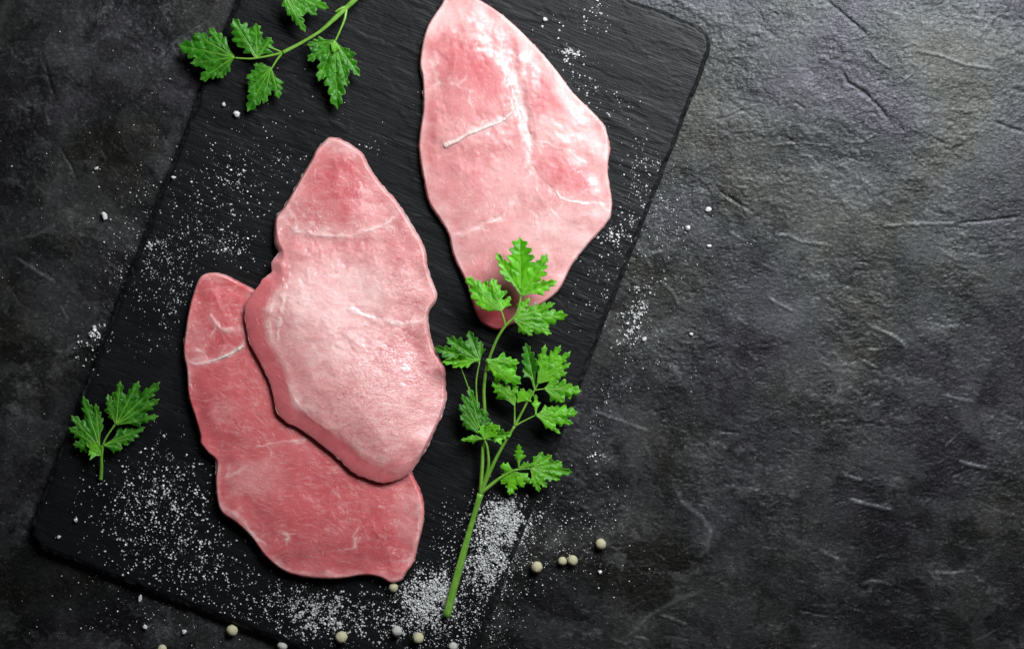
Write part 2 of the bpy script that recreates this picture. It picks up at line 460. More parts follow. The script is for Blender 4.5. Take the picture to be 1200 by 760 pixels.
def build_tabletop():
    xs = axis(0.262, 0.00056, 1.1); ys = axis(0.168, 0.00056, 0.9)
    nx, ny = len(xs), len(ys)
    X, Y = np.meshgrid(xs, ys, indexing='ij'); X = X.ravel(); Y = Y.ravel()
    px = X / S + 600; py = 380 - Y / S
    wxp = px + 14 * fbm(px / 40, py / 40, 3, 3); wyp = py + 14 * fbm(px / 40, py / 40, 9, 3)
    h = 0.55 * fbm(px / 170, py / 170, 1, 3)
    # crisp plaster flakes in layers, sagging slightly to the right
    rx = px * 0.96 + py * 0.28; ry = -px * 0.28 + py * 0.96
    rxw = rx + 10 * fbm(px / 24, py / 24, 3, 4, 0.6); ryw = ry + 10 * fbm(px / 24, py / 24, 9, 4, 0.6)
    f1 = fbm(rxw / 105, ryw / 62, 21, 6, 0.58)
    f2 = fbm(rxw / 34, ryw / 19, 41, 5, 0.62)
    zone = smooth(-0.10, 0.34, fbm(px / 105, py / 85, 77, 4) + 0.04)
    t1 = smooth(0.10, 0.125, f1); t2 = smooth(0.20, 0.225, f2); t3 = smooth(-0.26, -0.235, f1); t4 = smooth(-0.33, -0.30, f2)
    h += 0.10 * t1 + 0.13 * t2 * zone + 0.10 * t3 + 0.10 * t4 * zone
    # short ragged drag marks and pits
    g = fbm(rxw / 13, ryw / 4.0, 61, 4, 0.65)
    h += 0.075 * g * (0.06 + 0.94 * zone)
    h += 0.045 * fbm(px / 3.4, py / 3.0, 65, 2) * (0.4 + 0.6 * zone)
    f5 = fbm(rxw / 11, ryw / 6.5, 67, 4, 0.62)
    h += 0.055 * smooth(0.12, 0.18, f5) * (0.10 + 0.90 * zone) - 0.06 * smooth(-0.24, -0.31, f5) * (0.12 + 0.88 * zone)
    r = np.abs(fbm(rxw / 30, ryw / 17, 91, 5, 0.62))
    web = smooth(0.035, 0.0, r) * smooth(0.05, 0.3, fbm(px / 45, py / 40, 5, 2) + 0.06)
    h += 0.20 * web
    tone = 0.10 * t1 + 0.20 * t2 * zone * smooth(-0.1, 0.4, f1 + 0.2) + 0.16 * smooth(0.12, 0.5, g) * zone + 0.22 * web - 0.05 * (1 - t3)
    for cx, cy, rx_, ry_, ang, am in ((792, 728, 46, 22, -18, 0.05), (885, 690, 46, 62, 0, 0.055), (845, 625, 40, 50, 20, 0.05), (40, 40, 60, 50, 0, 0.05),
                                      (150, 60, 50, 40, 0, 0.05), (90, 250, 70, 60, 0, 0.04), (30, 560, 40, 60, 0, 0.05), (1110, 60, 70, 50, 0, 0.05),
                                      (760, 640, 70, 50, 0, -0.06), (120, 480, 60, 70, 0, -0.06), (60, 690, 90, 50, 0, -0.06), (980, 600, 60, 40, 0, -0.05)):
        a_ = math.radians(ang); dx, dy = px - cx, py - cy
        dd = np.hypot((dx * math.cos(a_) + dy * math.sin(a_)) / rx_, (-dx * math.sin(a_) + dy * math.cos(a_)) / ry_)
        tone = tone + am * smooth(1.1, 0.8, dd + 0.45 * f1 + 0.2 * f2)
    tone = tone + 0.05 * smooth(0.05, 0.30, fbm(px / 55, py / 50, 311, 4, 0.6))
    spk = gnoise(px / 2.3, py / 2.1, 301) + 0.35 * fbm(px / 30, py / 26, 303, 2)
    tone = tone + 0.45 * smooth(0.50, 0.62, spk); h += 0.10 * smooth(0.48, 0.62, spk)
    h -= 0.14 * smooth(0.56, 0.70, gnoise(px / 3.1, py / 2.6, 307) + 0.3 * fbm(px / 40, py / 40, 309, 2))
    for pts, w, dmm in SCRATCH:
        p = np.array(pts); lo = p.min(0) - 14; hi = p.max(0) + 14
        m = np.where((px > lo[0]) & (px < hi[0]) & (py > lo[1]) & (py < hi[1]))[0]
        if not len(m): continue
        d, t = seg_dist(px[m], py[m], p)
        d = d + 0.8 * gnoise(px[m] / 5, py[m] / 5, 13)
        e = np.exp(-(d / w) ** 2) * smooth(0, 0.15, t) * smooth(1.0, 0.85, t)
        h[m] += dmm * e
        tone[m] += (0.55 if dmm > 0 else -0.1) * e * abs(dmm) / 0.4
    fade = smooth(0.8, 0.3, np.maximum(np.abs(X), np.abs(Y)))
    h = (h * 0.78 - 0.45) * 0.001
    h = np.minimum(h, 0.0004) * fade
    V = np.stack([X, Y, h], 1)
    me = np_mesh("tabletop", V, grid_quads(nx, ny), {"tone": np.clip(tone, 0, 1)})
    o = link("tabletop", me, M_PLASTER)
    tag(o, "dark grey trowelled plaster tabletop with scratches", None, None, "structure")
build_tabletop()

# ------------------------------------------------------------------ slate board
BOARD_T = 0.0055
U = np.array([-0.363, 0.932]); U /= np.linalg.norm(U)     # long axis in photo px (down the picture)
W = np.array([U[1], -U[0]])                              # short axis (to the right)
B_U0, B_U1, B_V0, B_V1 = -268.0, 580.0, 258.0, 797.0

def board_uv(px, py): return px * U[0] + py * U[1], px * W[0] + py * W[1]

def on_board(px, py, margin=0.0):
    u, v = board_uv(np.asarray(px, float), np.asarray(py, float))
    return (u > B_U0 + margin) & (u < B_U1 - margin) & (v > B_V0 + margin) & (v < B_V1 - margin)

def build_board():
    Lh, Wh = (B_U1 - B_U0) / 2, (B_V1 - B_V0) / 2
    cu, cv = (B_U0 + B_U1) / 2, (B_V0 + B_V1) / 2
    def ax(h):
        inner = np.arange(-h + 12, h - 12 + 0.01, 1.55)
        e = np.array([0, 0.6, 1.3, 2.1, 3, 4, 5.2, 6.5, 8, 9.5, 11])
        return np.concatenate([-h + e, inner, (h - e)[::-1]])
    a = ax(Wh); b = ax(Lh)
    na, nb = len(a), len(b)
    A, B = np.meshgrid(a, b, indexing='ij'); A = A.ravel(); B = B.ravel()
    R = 30.0
    # pull the corner points onto the rounded corner
    sx, sy = np.sign(A), np.sign(B)
    qx = np.abs(A) - (Wh - R); qy = np.abs(B) - (Lh - R)
    m = (qx > 0) & (qy > 0)
    mx = np.maximum(qx, qy); ln = np.hypot(qx, qy) + 1e-9
    k = np.where(m, mx / ln, 1.0)
    A2 = np.where(m, sx * (Wh - R + qx * k), A); B2 = np.where(m, sy * (Lh - R + qy * k), B)
    qx = np.maximum(np.abs(A2) - (Wh - R), 0); qy = np.maximum(np.abs(B2) - (Lh - R), 0)
    edge = np.where((qx > 0) & (qy > 0), R - np.hypot(qx, qy), np.minimum(Wh - np.abs(A2), Lh - np.abs(B2)))
    edge = np.maximum(edge, 0)
    # uneven hand-split rim
    wob = 2.2 * fbm(A2 / 38, B2 / 38, 5, 3) * smooth(40, 0, edge)
    nxr = np.where(Wh - np.abs(A2) < Lh - np.abs(B2), np.sign(A2), 0); nyr = np.where(nxr == 0, np.sign(B2), 0)
    A3 = A2 + nxr * wob; B3 = B2 + nyr * wob
    # cleft slate surface: ridges along the short axis
    wa = A3 + 8 * fbm(A3 / 60, B3 / 60, 31, 2); wb = B3 + 5 * fbm(A3 / 50, B3 / 50, 33, 3)
    h = 0.038 * fbm(wa / 45, wb / 3.6, 35, 4, 0.6) + 0.22 * fbm(A3 / 140, B3 / 140, 37, 3)
    f = fbm(wa / 120, wb / 34, 39, 5, 0.55)
    h += 0.10 * smooth(0.14, 0.18, f) - 0.08 * smooth(-0.24, -0.28, f)
    h += 0.04 * smooth(0.1, 0.13, fbm(wa / 60, wb / 12, 43, 4, 0.6))
    bev = 6.5 + 4.5 * fbm(A3 / 22, B3 / 22, 47, 3)
    drop = np.clip(1 - edge / np.maximum(bev, 2.0), 0, 1)
    chipn = 0.75 + 0.5 * fbm(A3 / 6, B3 / 6, 49, 3)
    z = BOARD_T * 1000 - 0.35 + np.clip(h, -0.6, 0.3) - 2.3 * drop ** 1.5 * chipn
    chip = np.clip(0.36 * smooth(0.12, 0.6, drop) * (0.5 + fbm(A3 / 5, B3 / 5, 53, 3)), 0, 1) * 0.7
    V = np.stack([A3 * S, -B3 * S, z * 0.001], 1)
    quads = grid_quads(na, nb)[:, ::-1]
    idx = np.arange(na * nb).reshape(na, nb)
    loop = np.concatenate([idx[:-1, 0], idx[-1, :-1], idx[:0:-1, -1], idx[0, :0:-1]])
    low = V[loop].copy(); low[:, 2] = 0.0002; mid = V[loop].copy()
    mid[:, :2] *= (1 + 0.0012 * np.sin(np.arange(len(loop)) * 1.7))[:, None]; mid[:, 2] = 0.0016
    n0 = len(V); nl = len(loop)
    V2 = np.vstack([V, mid, low])
    i = np.arange(nl); j = (i + 1) % nl
    q1 = np.stack([loop[i], loop[j], n0 + j, n0 + i], 1)
    q2 = np.stack([n0 + i, n0 + j, n0 + nl + j, n0 + nl + i], 1)
    me = np_mesh("slate_board", V2, np.vstack([quads, q1[:, ::-1], q2[:, ::-1]]),
                 {"chip": np.concatenate([chip, np.full(2 * nl, 0.10)])})
    bm = bmesh.new(); bm.from_mesh(me); bmesh.ops.recalc_face_normals(bm, faces=bm.faces); bm.to_mesh(me); bm.free()
    o = link("slate_board", me, M_SLATE)
    cpx, cpy = U * cu + W * cv
    o.location = (float(wx(cpx, 0.004)), float(wy(cpy, 0.004)), 0)
    o.rotation_euler = (0, 0, -math.atan2(W[1], W[0]))
    tag(o, "black rectangular slate serving board lying tilted under the meat", "board")
build_board()

# ------------------------------------------------------------------ meat cutlets
OUT1 = [(516, 5), (522, -6), (536, -11), (554, -5), (575, 6), (602, 27), (627, 52), (650, 78), (672, 107), (699, 134), (711, 151),
        (715, 174), (713, 200), (718, 238), (712, 261), (690, 286), (670, 312), (657, 338), (642, 352), (620, 366), (601, 380),
        (586, 387), (572, 383), (560, 372), (545, 330), (531, 300), (525, 275), (515, 257), (502, 237), (495, 207),
        (490, 175), (491, 155), (495, 125), (494, 90), (491, 75), (494, 50), (500, 30), (509, 15)]
OUT2 = [(376, 164), (385, 158), (402, 163), (423, 177), (431, 193), (446, 214), (466, 237), (486, 269), (497, 289), (502, 318),
        (511, 341), (511, 352), (503, 364), (501, 376), (507, 406), (520, 430), (522, 455), (521, 476), (507, 511), (490, 542), (477, 556), (460, 564),
        (446, 566), (427, 560), (411, 552), (397, 538), (374, 520), (350, 502), (336, 496), (324, 482), (316, 450), (307, 430),
        (293, 404), (287, 377), (287, 357), (295, 344), (307, 326), (317, 318), (316, 306), (324, 296), (319, 284), (318, 263),
        (321, 251), (330, 240), (345, 214), (362, 185), (367, 174)]
OUT3 = [(232, 325), (246, 319), (264, 322), (287, 334), (300, 340), (322, 352), (352, 380), (392, 428), (432, 484), (468, 530),
        (485, 560), (495, 584), (497, 607), (490, 639), (485, 659), (475, 673), (470, 681), (457, 684), (446, 678), (428, 675),
        (397, 679), (362, 678), (333, 671), (310, 653), (293, 630), (275, 613), (259, 602), (253, 587), (251, 564), (252, 541), (243, 532),
        (233, 519), (233, 512), (227, 490), (219, 464), (217, 434), (213, 412), (216, 383), (222, 352)]
POLY1, POLY2, POLY3 = (catmull(o, True, 6) for o in (OUT1, OUT2, OUT3))

PINK = np.array((0.62, 0.186, 0.190)); PALE = np.array((0.78, 0.445, 0.440))
RED = np.array((0.58, 0.080, 0.105)); WHITE = np.array((0.86, 0.72, 0.69)); DEEP = np.array((0.45, 0.045, 0.060))

def blob(px, py, cx, cy, rx, ry, ang=0.0, nz=0.35, seed=0):
    a = math.radians(ang); dx, dy = px - cx, py - cy
    u = (dx * math.cos(a) + dy * math.sin(a)) / rx; v = (-dx * math.sin(a) + dy * math.cos(a)) / ry
    d = np.hypot(u, v) + nz * fbm(px / 22, py / 22, seed + int(cx), 3)
    return smooth(1.25, 0.35, d)

def build_cutlet(name, poly, centre, thick, base_fn, rad_fn, feats, mat, zmap, n=680, rings=180):
    """closed, rounded slab of meat: outline traced around it, thickness, edge radius, seams, muscle zones and painted sheen"""
    edge = resample(poly, n)
    jit = 1.3 * fbm(edge[:, 0] / 8, edge[:, 1] / 8, 3, 3) + 0.7 * fbm(edge[:, 0] / 24, edge[:, 1] / 24, 7, 2)
    c = np.array(centre, float)
    dirv = edge - c; ln = np.hypot(*dirv.T)[:, None]
    edge = edge + dirv / ln * jit[:, None]
    s = np.linspace(0, 1, rings + 1)[1:]
    t = 1 - (1 - s) ** 1.35
    t[-1] = 1.0
    pts = c[None, None, :] + (edge - c)[None, :, :] * t[:, None, None]      # rings x n
    px = np.concatenate([[c[0]], pts[:, :, 0].ravel()]); py = np.concatenate([[c[1]], pts[:, :, 1].ravel()])
    d, _ = seg_dist(px, py, resample(poly, 240), True)
    d[-n:] = 0
    R = rad_fn(px, py)
    bev = feats.get("bev", 2.3)
    x = np.clip(d / R, 0, 1)
    g = (1 - (1 - x) ** bev) ** (1 / bev)
    base = base_fn(px, py)
    T = thick * 1000
    slope = smooth(0, 60, d)
    ek = np.clip(1 + 0.35 * fbm(px / 45, py / 45, feats["seed"] + 3, 2), 0.7, 1.25)      # thin and thick stretches of the edge
    e0 = 0.14 + feats.get("rim_lift", 0.0) * smooth(-10, 50, (c[0] - px) * 0.8 + (py - c[1] - 20) * 0.5)
    z = T * (e0 + ((0.76 - e0) * ek) * g + (1 - e0 - (0.76 - e0) * ek) * slope)
    inn = smooth(1, 22, d)
    z = z + inn * (feats.get("und", 0.28) * fbm(px / 70, py / 70, feats["seed"], 3) + 0.06 * fbm(px / 17, py / 17, feats["seed"] + 5, 3))
    col = np.tile(feats.get("base", PINK), (len(px), 1)).astype(float)
    fat = np.zeros(len(px)); crk = np.full(len(px), feats.get("crinkle", 0.25))
    def mixto(colr, w):
        nonlocal col
        col = col * (1 - w[:, None]) + np.asarray(colr)[None, :] * w[:, None]
    for f in feats["zones"]:
        kind, amt = f[0], f[1]
        w = blob(px, py, *f[2:]) * amt
        if kind == "red": w = np.minimum(w * feats.get("red_k", 0.75), 1)
        if kind == "crinkle": crk = crk + w
        elif kind == "bulge": z = z + feats.get("bulge_k", 0.38) * w * inn
        else: mixto({"red": RED, "pale": PALE, "deep": DEEP, "white": WHITE, "pink": PINK}[kind], w)
    for kind, amt, width in feats.get("rims", []):
        w = smooth(width, width * 0.15, d + 0.7 * width * fbm(px / 18, py / 18, 71, 3)) * amt
        if kind != "deep_left": w = w * smooth(-0.25, 0.30, fbm(px / 45, py / 45, feats["seed"] + int(width), 3))
        if kind == "deep_left": continue
        else: mixto({"pale": PALE, "white": WHITE, "red": RED}[kind], w)
    seams = list(feats["seams"]); rs = np.random.default_rng(feats["seed"])
    for ptsl, width, amt, raise_mm in feats["seams"]:      # thin side branches sinking into the flesh
        pl = catmull(ptsl, False, 6)
        for k in range(max(2, int(len(pl) / 7))):
            i0 = int(rs.integers(1, len(pl) - 1)); tg = pl[i0 + 1 if i0 + 1 < len(pl) else i0] - pl[i0 - 1]
            a_ = math.atan2(tg[1], tg[0]) + rs.choice([-1, 1]) * rs.uniform(0.35, 1.1); ln_ = rs.uniform(7, 24)
            q0 = pl[i0]; q1 = q0 + ln_ * 0.5 * np.array((math.cos(a_), math.sin(a_))); a_ += rs.normal(0, 0.5)
            seams.append(([tuple(q0), tuple(q1), tuple(q1 + ln_ * 0.5 * np.array((math.cos(a_), math.sin(a_))))], rs.uniform(0.8, 1.5), 0.45, 0.04))
    warp_x = px + 2.6 * fbm(px / 13, py / 13, 23, 3); warp_y = py + 2.6 * fbm(px / 13, py / 13, 29, 3)
    wnoise = fbm(px / 11, py / 11, 37, 2); inoise = smooth(-0.30, 0.20, fbm(px / 15, py / 15, 39, 2))
    for ptsl, width, amt, raise_mm in seams:
        pl = catmull(ptsl, False, 6)
        lo_, hi_ = pl.min(0) - 8 - 4 * width, pl.max(0) + 8 + 4 * width
        m = np.where((px > lo_[0]) & (px < hi_[0]) & (py > lo_[1]) & (py < hi_[1]))[0]
        if not len(m): continue
        mx_, my_ = px[m], py[m]
        dd, tt = seg_dist(warp_x[m], warp_y[m], pl)
        wv = width * np.clip(0.75 + 0.95 * wnoise[m], 0.3, 1.5)
        e = np.exp(-(dd / wv) ** 2) * smooth(-0.02, 0.12, tt) * smooth(1.02, 0.80, tt)
        e = e * (0.35 + 0.65 * inoise[m])
        halo = np.exp(-(dd / (wv * 3.2)) ** 2) * 0.35
        for colr, w in ((WHITE, np.clip(amt * e, 0, 1)), (PALE, np.clip(abs(amt) * halo, 0, 1))):
            col[m] = col[m] * (1 - w[:, None]) + colr[None, :] * w[:, None]
        z[m] += raise_mm * e * smooth(0, 10, d[m])
        fat[m] = np.maximum(fat[m], e)
    # streaky fibres of the muscle
    fa = feats["fibre"]; ca, sa = math.cos(fa), math.sin(fa)
    fu = (px * ca + py * sa); fv = (-px * sa + py * ca)
    fw = fv + 16 * fbm(px / 60, py / 60, 83, 3)
    st = 0.6 * fbm(fu / 26, fw / 4.2, 87, 4, 0.6) + 0.7 * fbm(fu / 13, fw / 2.6, 89, 3, 0.6)
    sm = feats.get("streak", 0.6)
    mixto(PALE, sm * 0.50 * smooth(0.08, 0.5, st)); mixto(RED, sm * 0.30 * smooth(0.08, 0.5, -st))
    z = z + 0.045 * sm * st * inn
    # fine pale web of connective tissue
    qx = px + 7 * fbm(px / 16, py / 16, 211, 3); qy = py + 7 * fbm(px / 16, py / 16, 213, 3)
    wb = smooth(0.05, 0.0, np.abs(fbm(qx / 30, qy / 24, feats["seed"] + 9, 4, 0.6)))
    wb = wb * smooth(0.0, 0.35, fbm(px / 48, py / 48, feats["seed"] + 31, 2) + 0.08) * smooth(0, 8, d)
    mixto(WHITE, feats.get("web", 0.4) * wb); z = z + 0.10 * wb * inn
    for kind, amt, width in feats.get("rims", []):      # smooth cut side turned to the left
        if kind != "deep_left": continue
        k = smooth(0.0, 0.6, ((c[0] - px) * 0.85 + (py - c[1]) * 0.55) / 110.0)
        w = smooth(width, width * 0.66, d + 0.10 * width * fbm(px / 40, py / 40, 73, 2)) * k
        mixto(RED * 0.75 + PINK * 0.25, w * amt); crk = crk * (1 - w)
        z = z + 0.08 * np.exp(-((d - width) / 5.0) ** 2) * k
        mixto(WHITE, 0.25 * np.exp(-((d - width - 3) / 4.5) ** 2) * k * smooth(-0.2, 0.3, fbm(px / 22, py / 22, 75, 2)))  # highlight along the rim's inner lip, painted white into the colour
    for cx, cy, rx_, ry_, am in feats.get("late_red", []):  # red glow of light through the shaded tip, painted into the colour
        mixto(RED, am * blob(px, py, cx, cy, rx_, ry_, 0.0, 0.3))
    col *= feats.get("mul", 1.0)
    z = (base + z) * 0.001
    ztop = np.stack([wx(px, zmap), wy(py, zmap), z], 1)
    # underside: tucked in and flat
    under = []
    for ins, zz in ((0.8, 0.10), (3.0, 0.03), (9.0, 0.012)):
        k = 1 - ins / ln
        e = c + (edge - c) * k
        b = base_fn(e[:, 0], e[:, 1])
        under.append(np.stack([wx(e[:, 0], zmap), wy(e[:, 1], zmap), (b + T * zz) * 0.001], 1))
    bc = base_fn(np.array([c[0]]), np.array([c[1]]))
    under.append(np.array([[float(wx(c[0], zmap)), float(wy(c[1], zmap)), (bc[0] + 0.1) * 0.001]]))
    nt_ = len(ztop)
    V = np.vstack([ztop] + under)
    i = np.arange(n); j = (i + 1) % n
    quads = []
    for r in range(rings - 1):
        a0 = 1 + r * n; b0 = a0 + n
        quads.append(np.stack([a0 + i, a0 + j, b0 + j, b0 + i], 1))
    a0 = 1 + (rings - 1) * n
    for r in range(3):
        b0 = nt_ + r * n
        quads.append(np.stack([a0 + i, a0 + j, b0 + j, b0 + i], 1)); a0 = b0
    quads = np.vstack(quads)
    # caps as degenerate-free triangles through bmesh afterwards
    ext = lambda arr: np.concatenate([arr, np.tile(arr[-n:], 3), arr[:1]])
    colx = np.vstack([col, np.tile(col[-n:], (3, 1)), col[:1]])
    me = np_mesh(name, V, quads, {"fat": ext(fat), "crinkle": np.clip(ext(crk), 0, 1)}, {"tint": np.clip(colx, 0, 1)})
    bm = bmesh.new(); bm.from_mesh(me); bm.verts.ensure_lookup_table()
    last = len(V) - 1
    for q in range(n):
        bm.faces.new((bm.verts[0], bm.verts[1 + (q + 1) % n], bm.verts[1 + q])).smooth = True
        bm.faces.new((bm.verts[last], bm.verts[nt_ + 2 * n + q], bm.verts[nt_ + 2 * n + (q + 1) % n])).smooth = True
    bmesh.ops.recalc_face_normals(bm, faces=bm.faces)
    bm.to_mesh(me); bm.free()
    o = link(name, me, mat)
    return o, (px, py, z)

def height_at(field, x, y):
    px, py, z = field
    k = np.argmin((px - x) ** 2 + (py - y) ** 2)
    return float(z[k])

BT = BOARD_T * 1000
flat = lambda px, py: np.full(px.shape, BT - 0.15)
T3 = 7.0
def base2(px, py):
    d, _ = seg_dist(px, py, resample(POLY3, 140), True)
    sd = np.where(inside(px, py, POLY3), d, -d)
    return BT - 0.1 + (T3 * 0.86) * smooth(-95, 10, sd)

F1 = dict(seed=101, base=PINK * 0.40 + PALE * 0.60, crinkle=0.06, fibre=1.25, streak=0.45, web=0.22, red_k=0.72, bulge_k=0.75, late_red=[(576, 368, 34, 34, 0.95), (600, 350, 40, 24, 0.35)], zones=[
    ("red", 0.75, 543, 68, 44, 30, 20), ("red", 0.70, 576, 92, 34, 24, 40), ("red", 0.35, 545, 115, 50, 40, 0),
    ("red", 0.62, 642, 112, 26, 36, -15), ("red", 0.55, 602, 48, 10, 26, -30), ("red", 0.80, 668, 208, 34, 20, 12),
    ("red", 0.45, 645, 190, 24, 22, 0), ("red", 0.30, 545, 205, 45, 40, 0), ("red", 0.45, 575, 320, 36, 26, 0),
    ("red", 0.40, 505, 150, 10, 60, 0), ("red", 0.45, 602, 80, 7, 34, -14),
    ("pale", 0.80, 668, 150, 40, 18, 25), ("pale", 0.85, 690, 285, 40, 45, 0), ("pale", 0.75, 640, 275, 50, 30, -15),
    ("pale", 0.7, 535, 15, 34, 18, 0), ("pale", 0.6, 590, 215, 26, 40, 15), ("white", 0.30, 620, 68, 16, 10, 0),
    ("white", 0.34, 655, 155, 34, 14, 20), ("white", 0.25, 700, 215, 12, 55, 0), ("white", 0.22, 640, 262, 40, 18, -20),
    ("crinkle", 0.2, 650, 170, 60, 30, 20), ("crinkle", 0.2, 515, 90, 20, 60, 0), ("crinkle", 0.2, 660, 270, 60, 40, 0),
    ("bulge", 1.6, 550, 110, 60, 90, 10), ("bulge", 1.2, 655, 120, 30, 55, -20), ("bulge", 1.0, 660, 230, 45, 50, 0),
    ("bulge", -1.1, 608, 110, 10, 80, -12)],
    rims=[("pale", 0.75, 22), ("white", 0.35, 9)],
    seams=[([(552, 32), (570, 55), (590, 78), (604, 104), (613, 132), (620, 160), (621, 200), (612, 226)], 5.5, 0.85, 0.12),
           ([(599, 46), (604, 70), (607, 96), (614, 126), (621, 158), (623, 192)], 5.0, 0.12, -0.55),
           ([(623, 192), (636, 212), (652, 227)], 4.0, 0.15, -0.40), ([(612, 226), (590, 250), (560, 264), (530, 274)], 5.0, 0.2, -0.35),
           ([(624, 60), (614, 76), (611, 100), (616, 128)], 3.2, 0.8, 0.15),
           ([(522, 170), (545, 159), (570, 148), (592, 138), (600, 130), (604, 120)], 2.4, 0.8, 0.25),
           ([(650, 222), (658, 232), (672, 237), (700, 239), (716, 239)], 1.9, 0.8, 0.25),
           ([(528, 274), (550, 272), (570, 262), (588, 256)], 2.6, 0.75, 0.2),
           ([(628, 40), (650, 80), (676, 116), (702, 140)], 8.0, 0.5, 0.0),
           ([(528, 96), (545, 104), (558, 110)], 1.6, 0.45, 0.0), ([(522, 100), (512, 92), (505, 70)], 2.2, 0.45, 0.0),
           ([(620, 165), (640, 168), (668, 180), (690, 195)], 2.4, 0.45, 0.1),
           ([(625, 215), (640, 240), (665, 262), (690, 268)], 3.0, 0.4, 0.1),
           ([(632, 285), (640, 296), (646, 310)], 3.0, 0.5, 0.1)])
F2 = dict(seed=202, base=PINK * 0.48 + PALE * 0.52, crinkle=0.32, fibre=0.35, streak=0.6, web=0.22, bev=1.5, rim_lift=0.36, zones=[
    ("red", 0.85, 398, 212, 46, 40, 30), ("red", 0.45, 385, 250, 52, 20, 0), ("red", 0.35, 388, 285, 60, 12, 0),
    ("red", 0.35, 470, 280, 22, 40, -25), ("red", 0.30, 350, 235, 14, 30, 30),
    ("pale", 0.95, 400, 340, 75, 42, 0), ("pale", 0.85, 395, 400, 70, 50, 0), ("pale", 0.6, 440, 470, 60, 50, 40),  # pale centre here and centre whites below: wet sheen painted into the colour
    ("white", 0.26, 415, 350, 50, 34, 0), ("white", 0.15, 385, 400, 46, 34, 0), ("deep", 0.25, 400, 210, 34, 28, 20), ("white", 0.30, 350, 350, 24, 40, 10), ("pale", 0.6, 350, 460, 26, 34, 30),
    ("pale", 0.5, 400, 170, 22, 10, 15), ("red", 0.25, 350, 435, 16, 30, -25), ("red", 0.2, 470, 430, 30, 60, 0),
    ("crinkle", 0.6, 450, 470, 70, 80, 40), ("crinkle", 0.45, 360, 260, 40, 25, 0), ("crinkle", 0.5, 480, 380, 30, 90, 0),
    ("crinkle", -0.25, 390, 370, 50, 40, 0), ("crinkle", -0.3, 400, 215, 30, 25, 0),
    ("bulge", 2.2, 395, 345, 85, 60, 10), ("bulge", 1.4, 430, 470, 70, 60, 30), ("bulge", -0.9, 395, 282, 60, 9, 0),
    ("bulge", 1.0, 398, 220, 40, 35, 0)],
    rims=[("white", 0.45, 6), ("pale", 0.5, 12), ("deep_left", 0.8, 25)],
    seams=[([(326, 256), (342, 266), (360, 273), (388, 276), (416, 274), (445, 264), (462, 252), (472, 240)], 2.6, 0.9, 0.35),
           ([(335, 240), (340, 252), (355, 266)], 3.2, 0.5, 0.1), ([(345, 235), (352, 250), (372, 268)], 2.2, 0.4, 0.1),
           ([(404, 360), (425, 369), (450, 376), (478, 378), (500, 374)], 3.2, 0.7, 0.2),
           ([(332, 342), (328, 372), (324, 402)], 2.8, 0.75, 0.3), ([(322, 345), (316, 372), (318, 396)], 1.8, 0.4, 0.1),  # first line: highlight beside the left rim, painted as a white seam
           ([(335, 445), (345, 468), (365, 490), (395, 510)], 3.0, 0.45, 0.15),
           ([(410, 550), (435, 546), (458, 552), (474, 550)], 3.2, 0.5, 0.1),
           ([(486, 272), (496, 300), (502, 330)], 2.0, 0.35, 0.1), ([(378, 168), (390, 163), (405, 170), (420, 182)], 2.6, 0.5, 0.1)])
F3 = dict(seed=303, base=PINK * 0.62 + RED * 0.38, crinkle=0.22, fibre=0.25, mul=1.05, streak=0.6, web=0.2, zones=[
    ("red", 0.45, 260, 350, 26, 24, 0), ("red", 0.40, 265, 395, 24, 18, 0), ("red", 0.35, 440, 625, 44, 40, 0),
    ("red", 0.25, 350, 600, 60, 40, 0), ("red", 0.25, 245, 470, 26, 50, 0), ("pale", 0.35, 300, 560, 40, 26, 0),
    ("red", 0.30, 258, 565, 10, 20, 0), ("pale", 0.35, 476, 600, 18, 40, 0), ("pale", 0.25, 230, 400, 14, 30, 0),
    ("pale", 0.30, 262, 480, 22, 16, 30),
    ("crinkle", 0.4, 256, 474, 26, 18, 30), ("crinkle", 0.4, 400, 620, 70, 40, 0), ("crinkle", 0.3, 262, 345, 30, 18, 0),
    ("bulge", 1.2, 380, 620, 80, 40, 10), ("bulge", 0.9, 255, 470, 30, 50, 0), ("bulge", 0.8, 255, 365, 25, 35, 0),
    ("bulge", -0.8, 258, 412, 28, 14, -15)],
    rims=[("pale", 0.45, 11), ("white", 0.16, 5)],
    seams=[([(216, 424), (240, 425), (262, 418), (276, 411), (286, 404)], 2.0, 0.8, 0.3),
           ([(228, 408), (238, 413), (243, 421)], 1.6, 0.6, 0.2),
           ([(246, 366), (252, 378), (264, 386), (284, 388)], 3.2, 0.45, 0.35),
           ([(298, 523), (330, 518), (364, 514)], 1.2, 0.5, 0.15),
           ([(254, 590), (270, 600), (290, 618), (308, 645)], 4.0, 0.5, 0.25),
           ([(262, 560), (275, 555), (290, 548)], 1.6, 0.35, 0.1),
           ([(330, 624), (338, 628), (332, 632)], 1.6, 0.5, 0.1), ([(395, 645), (415, 640), (425, 628)], 1.4, 0.4, 0.1),
           ([(484, 575), (492, 600), (486, 640), (478, 664)], 2.6, 0.4, 0.1),
           ([(312, 652), (340, 668), (390, 674), (440, 672)], 2.4, 0.3, 0.0)])

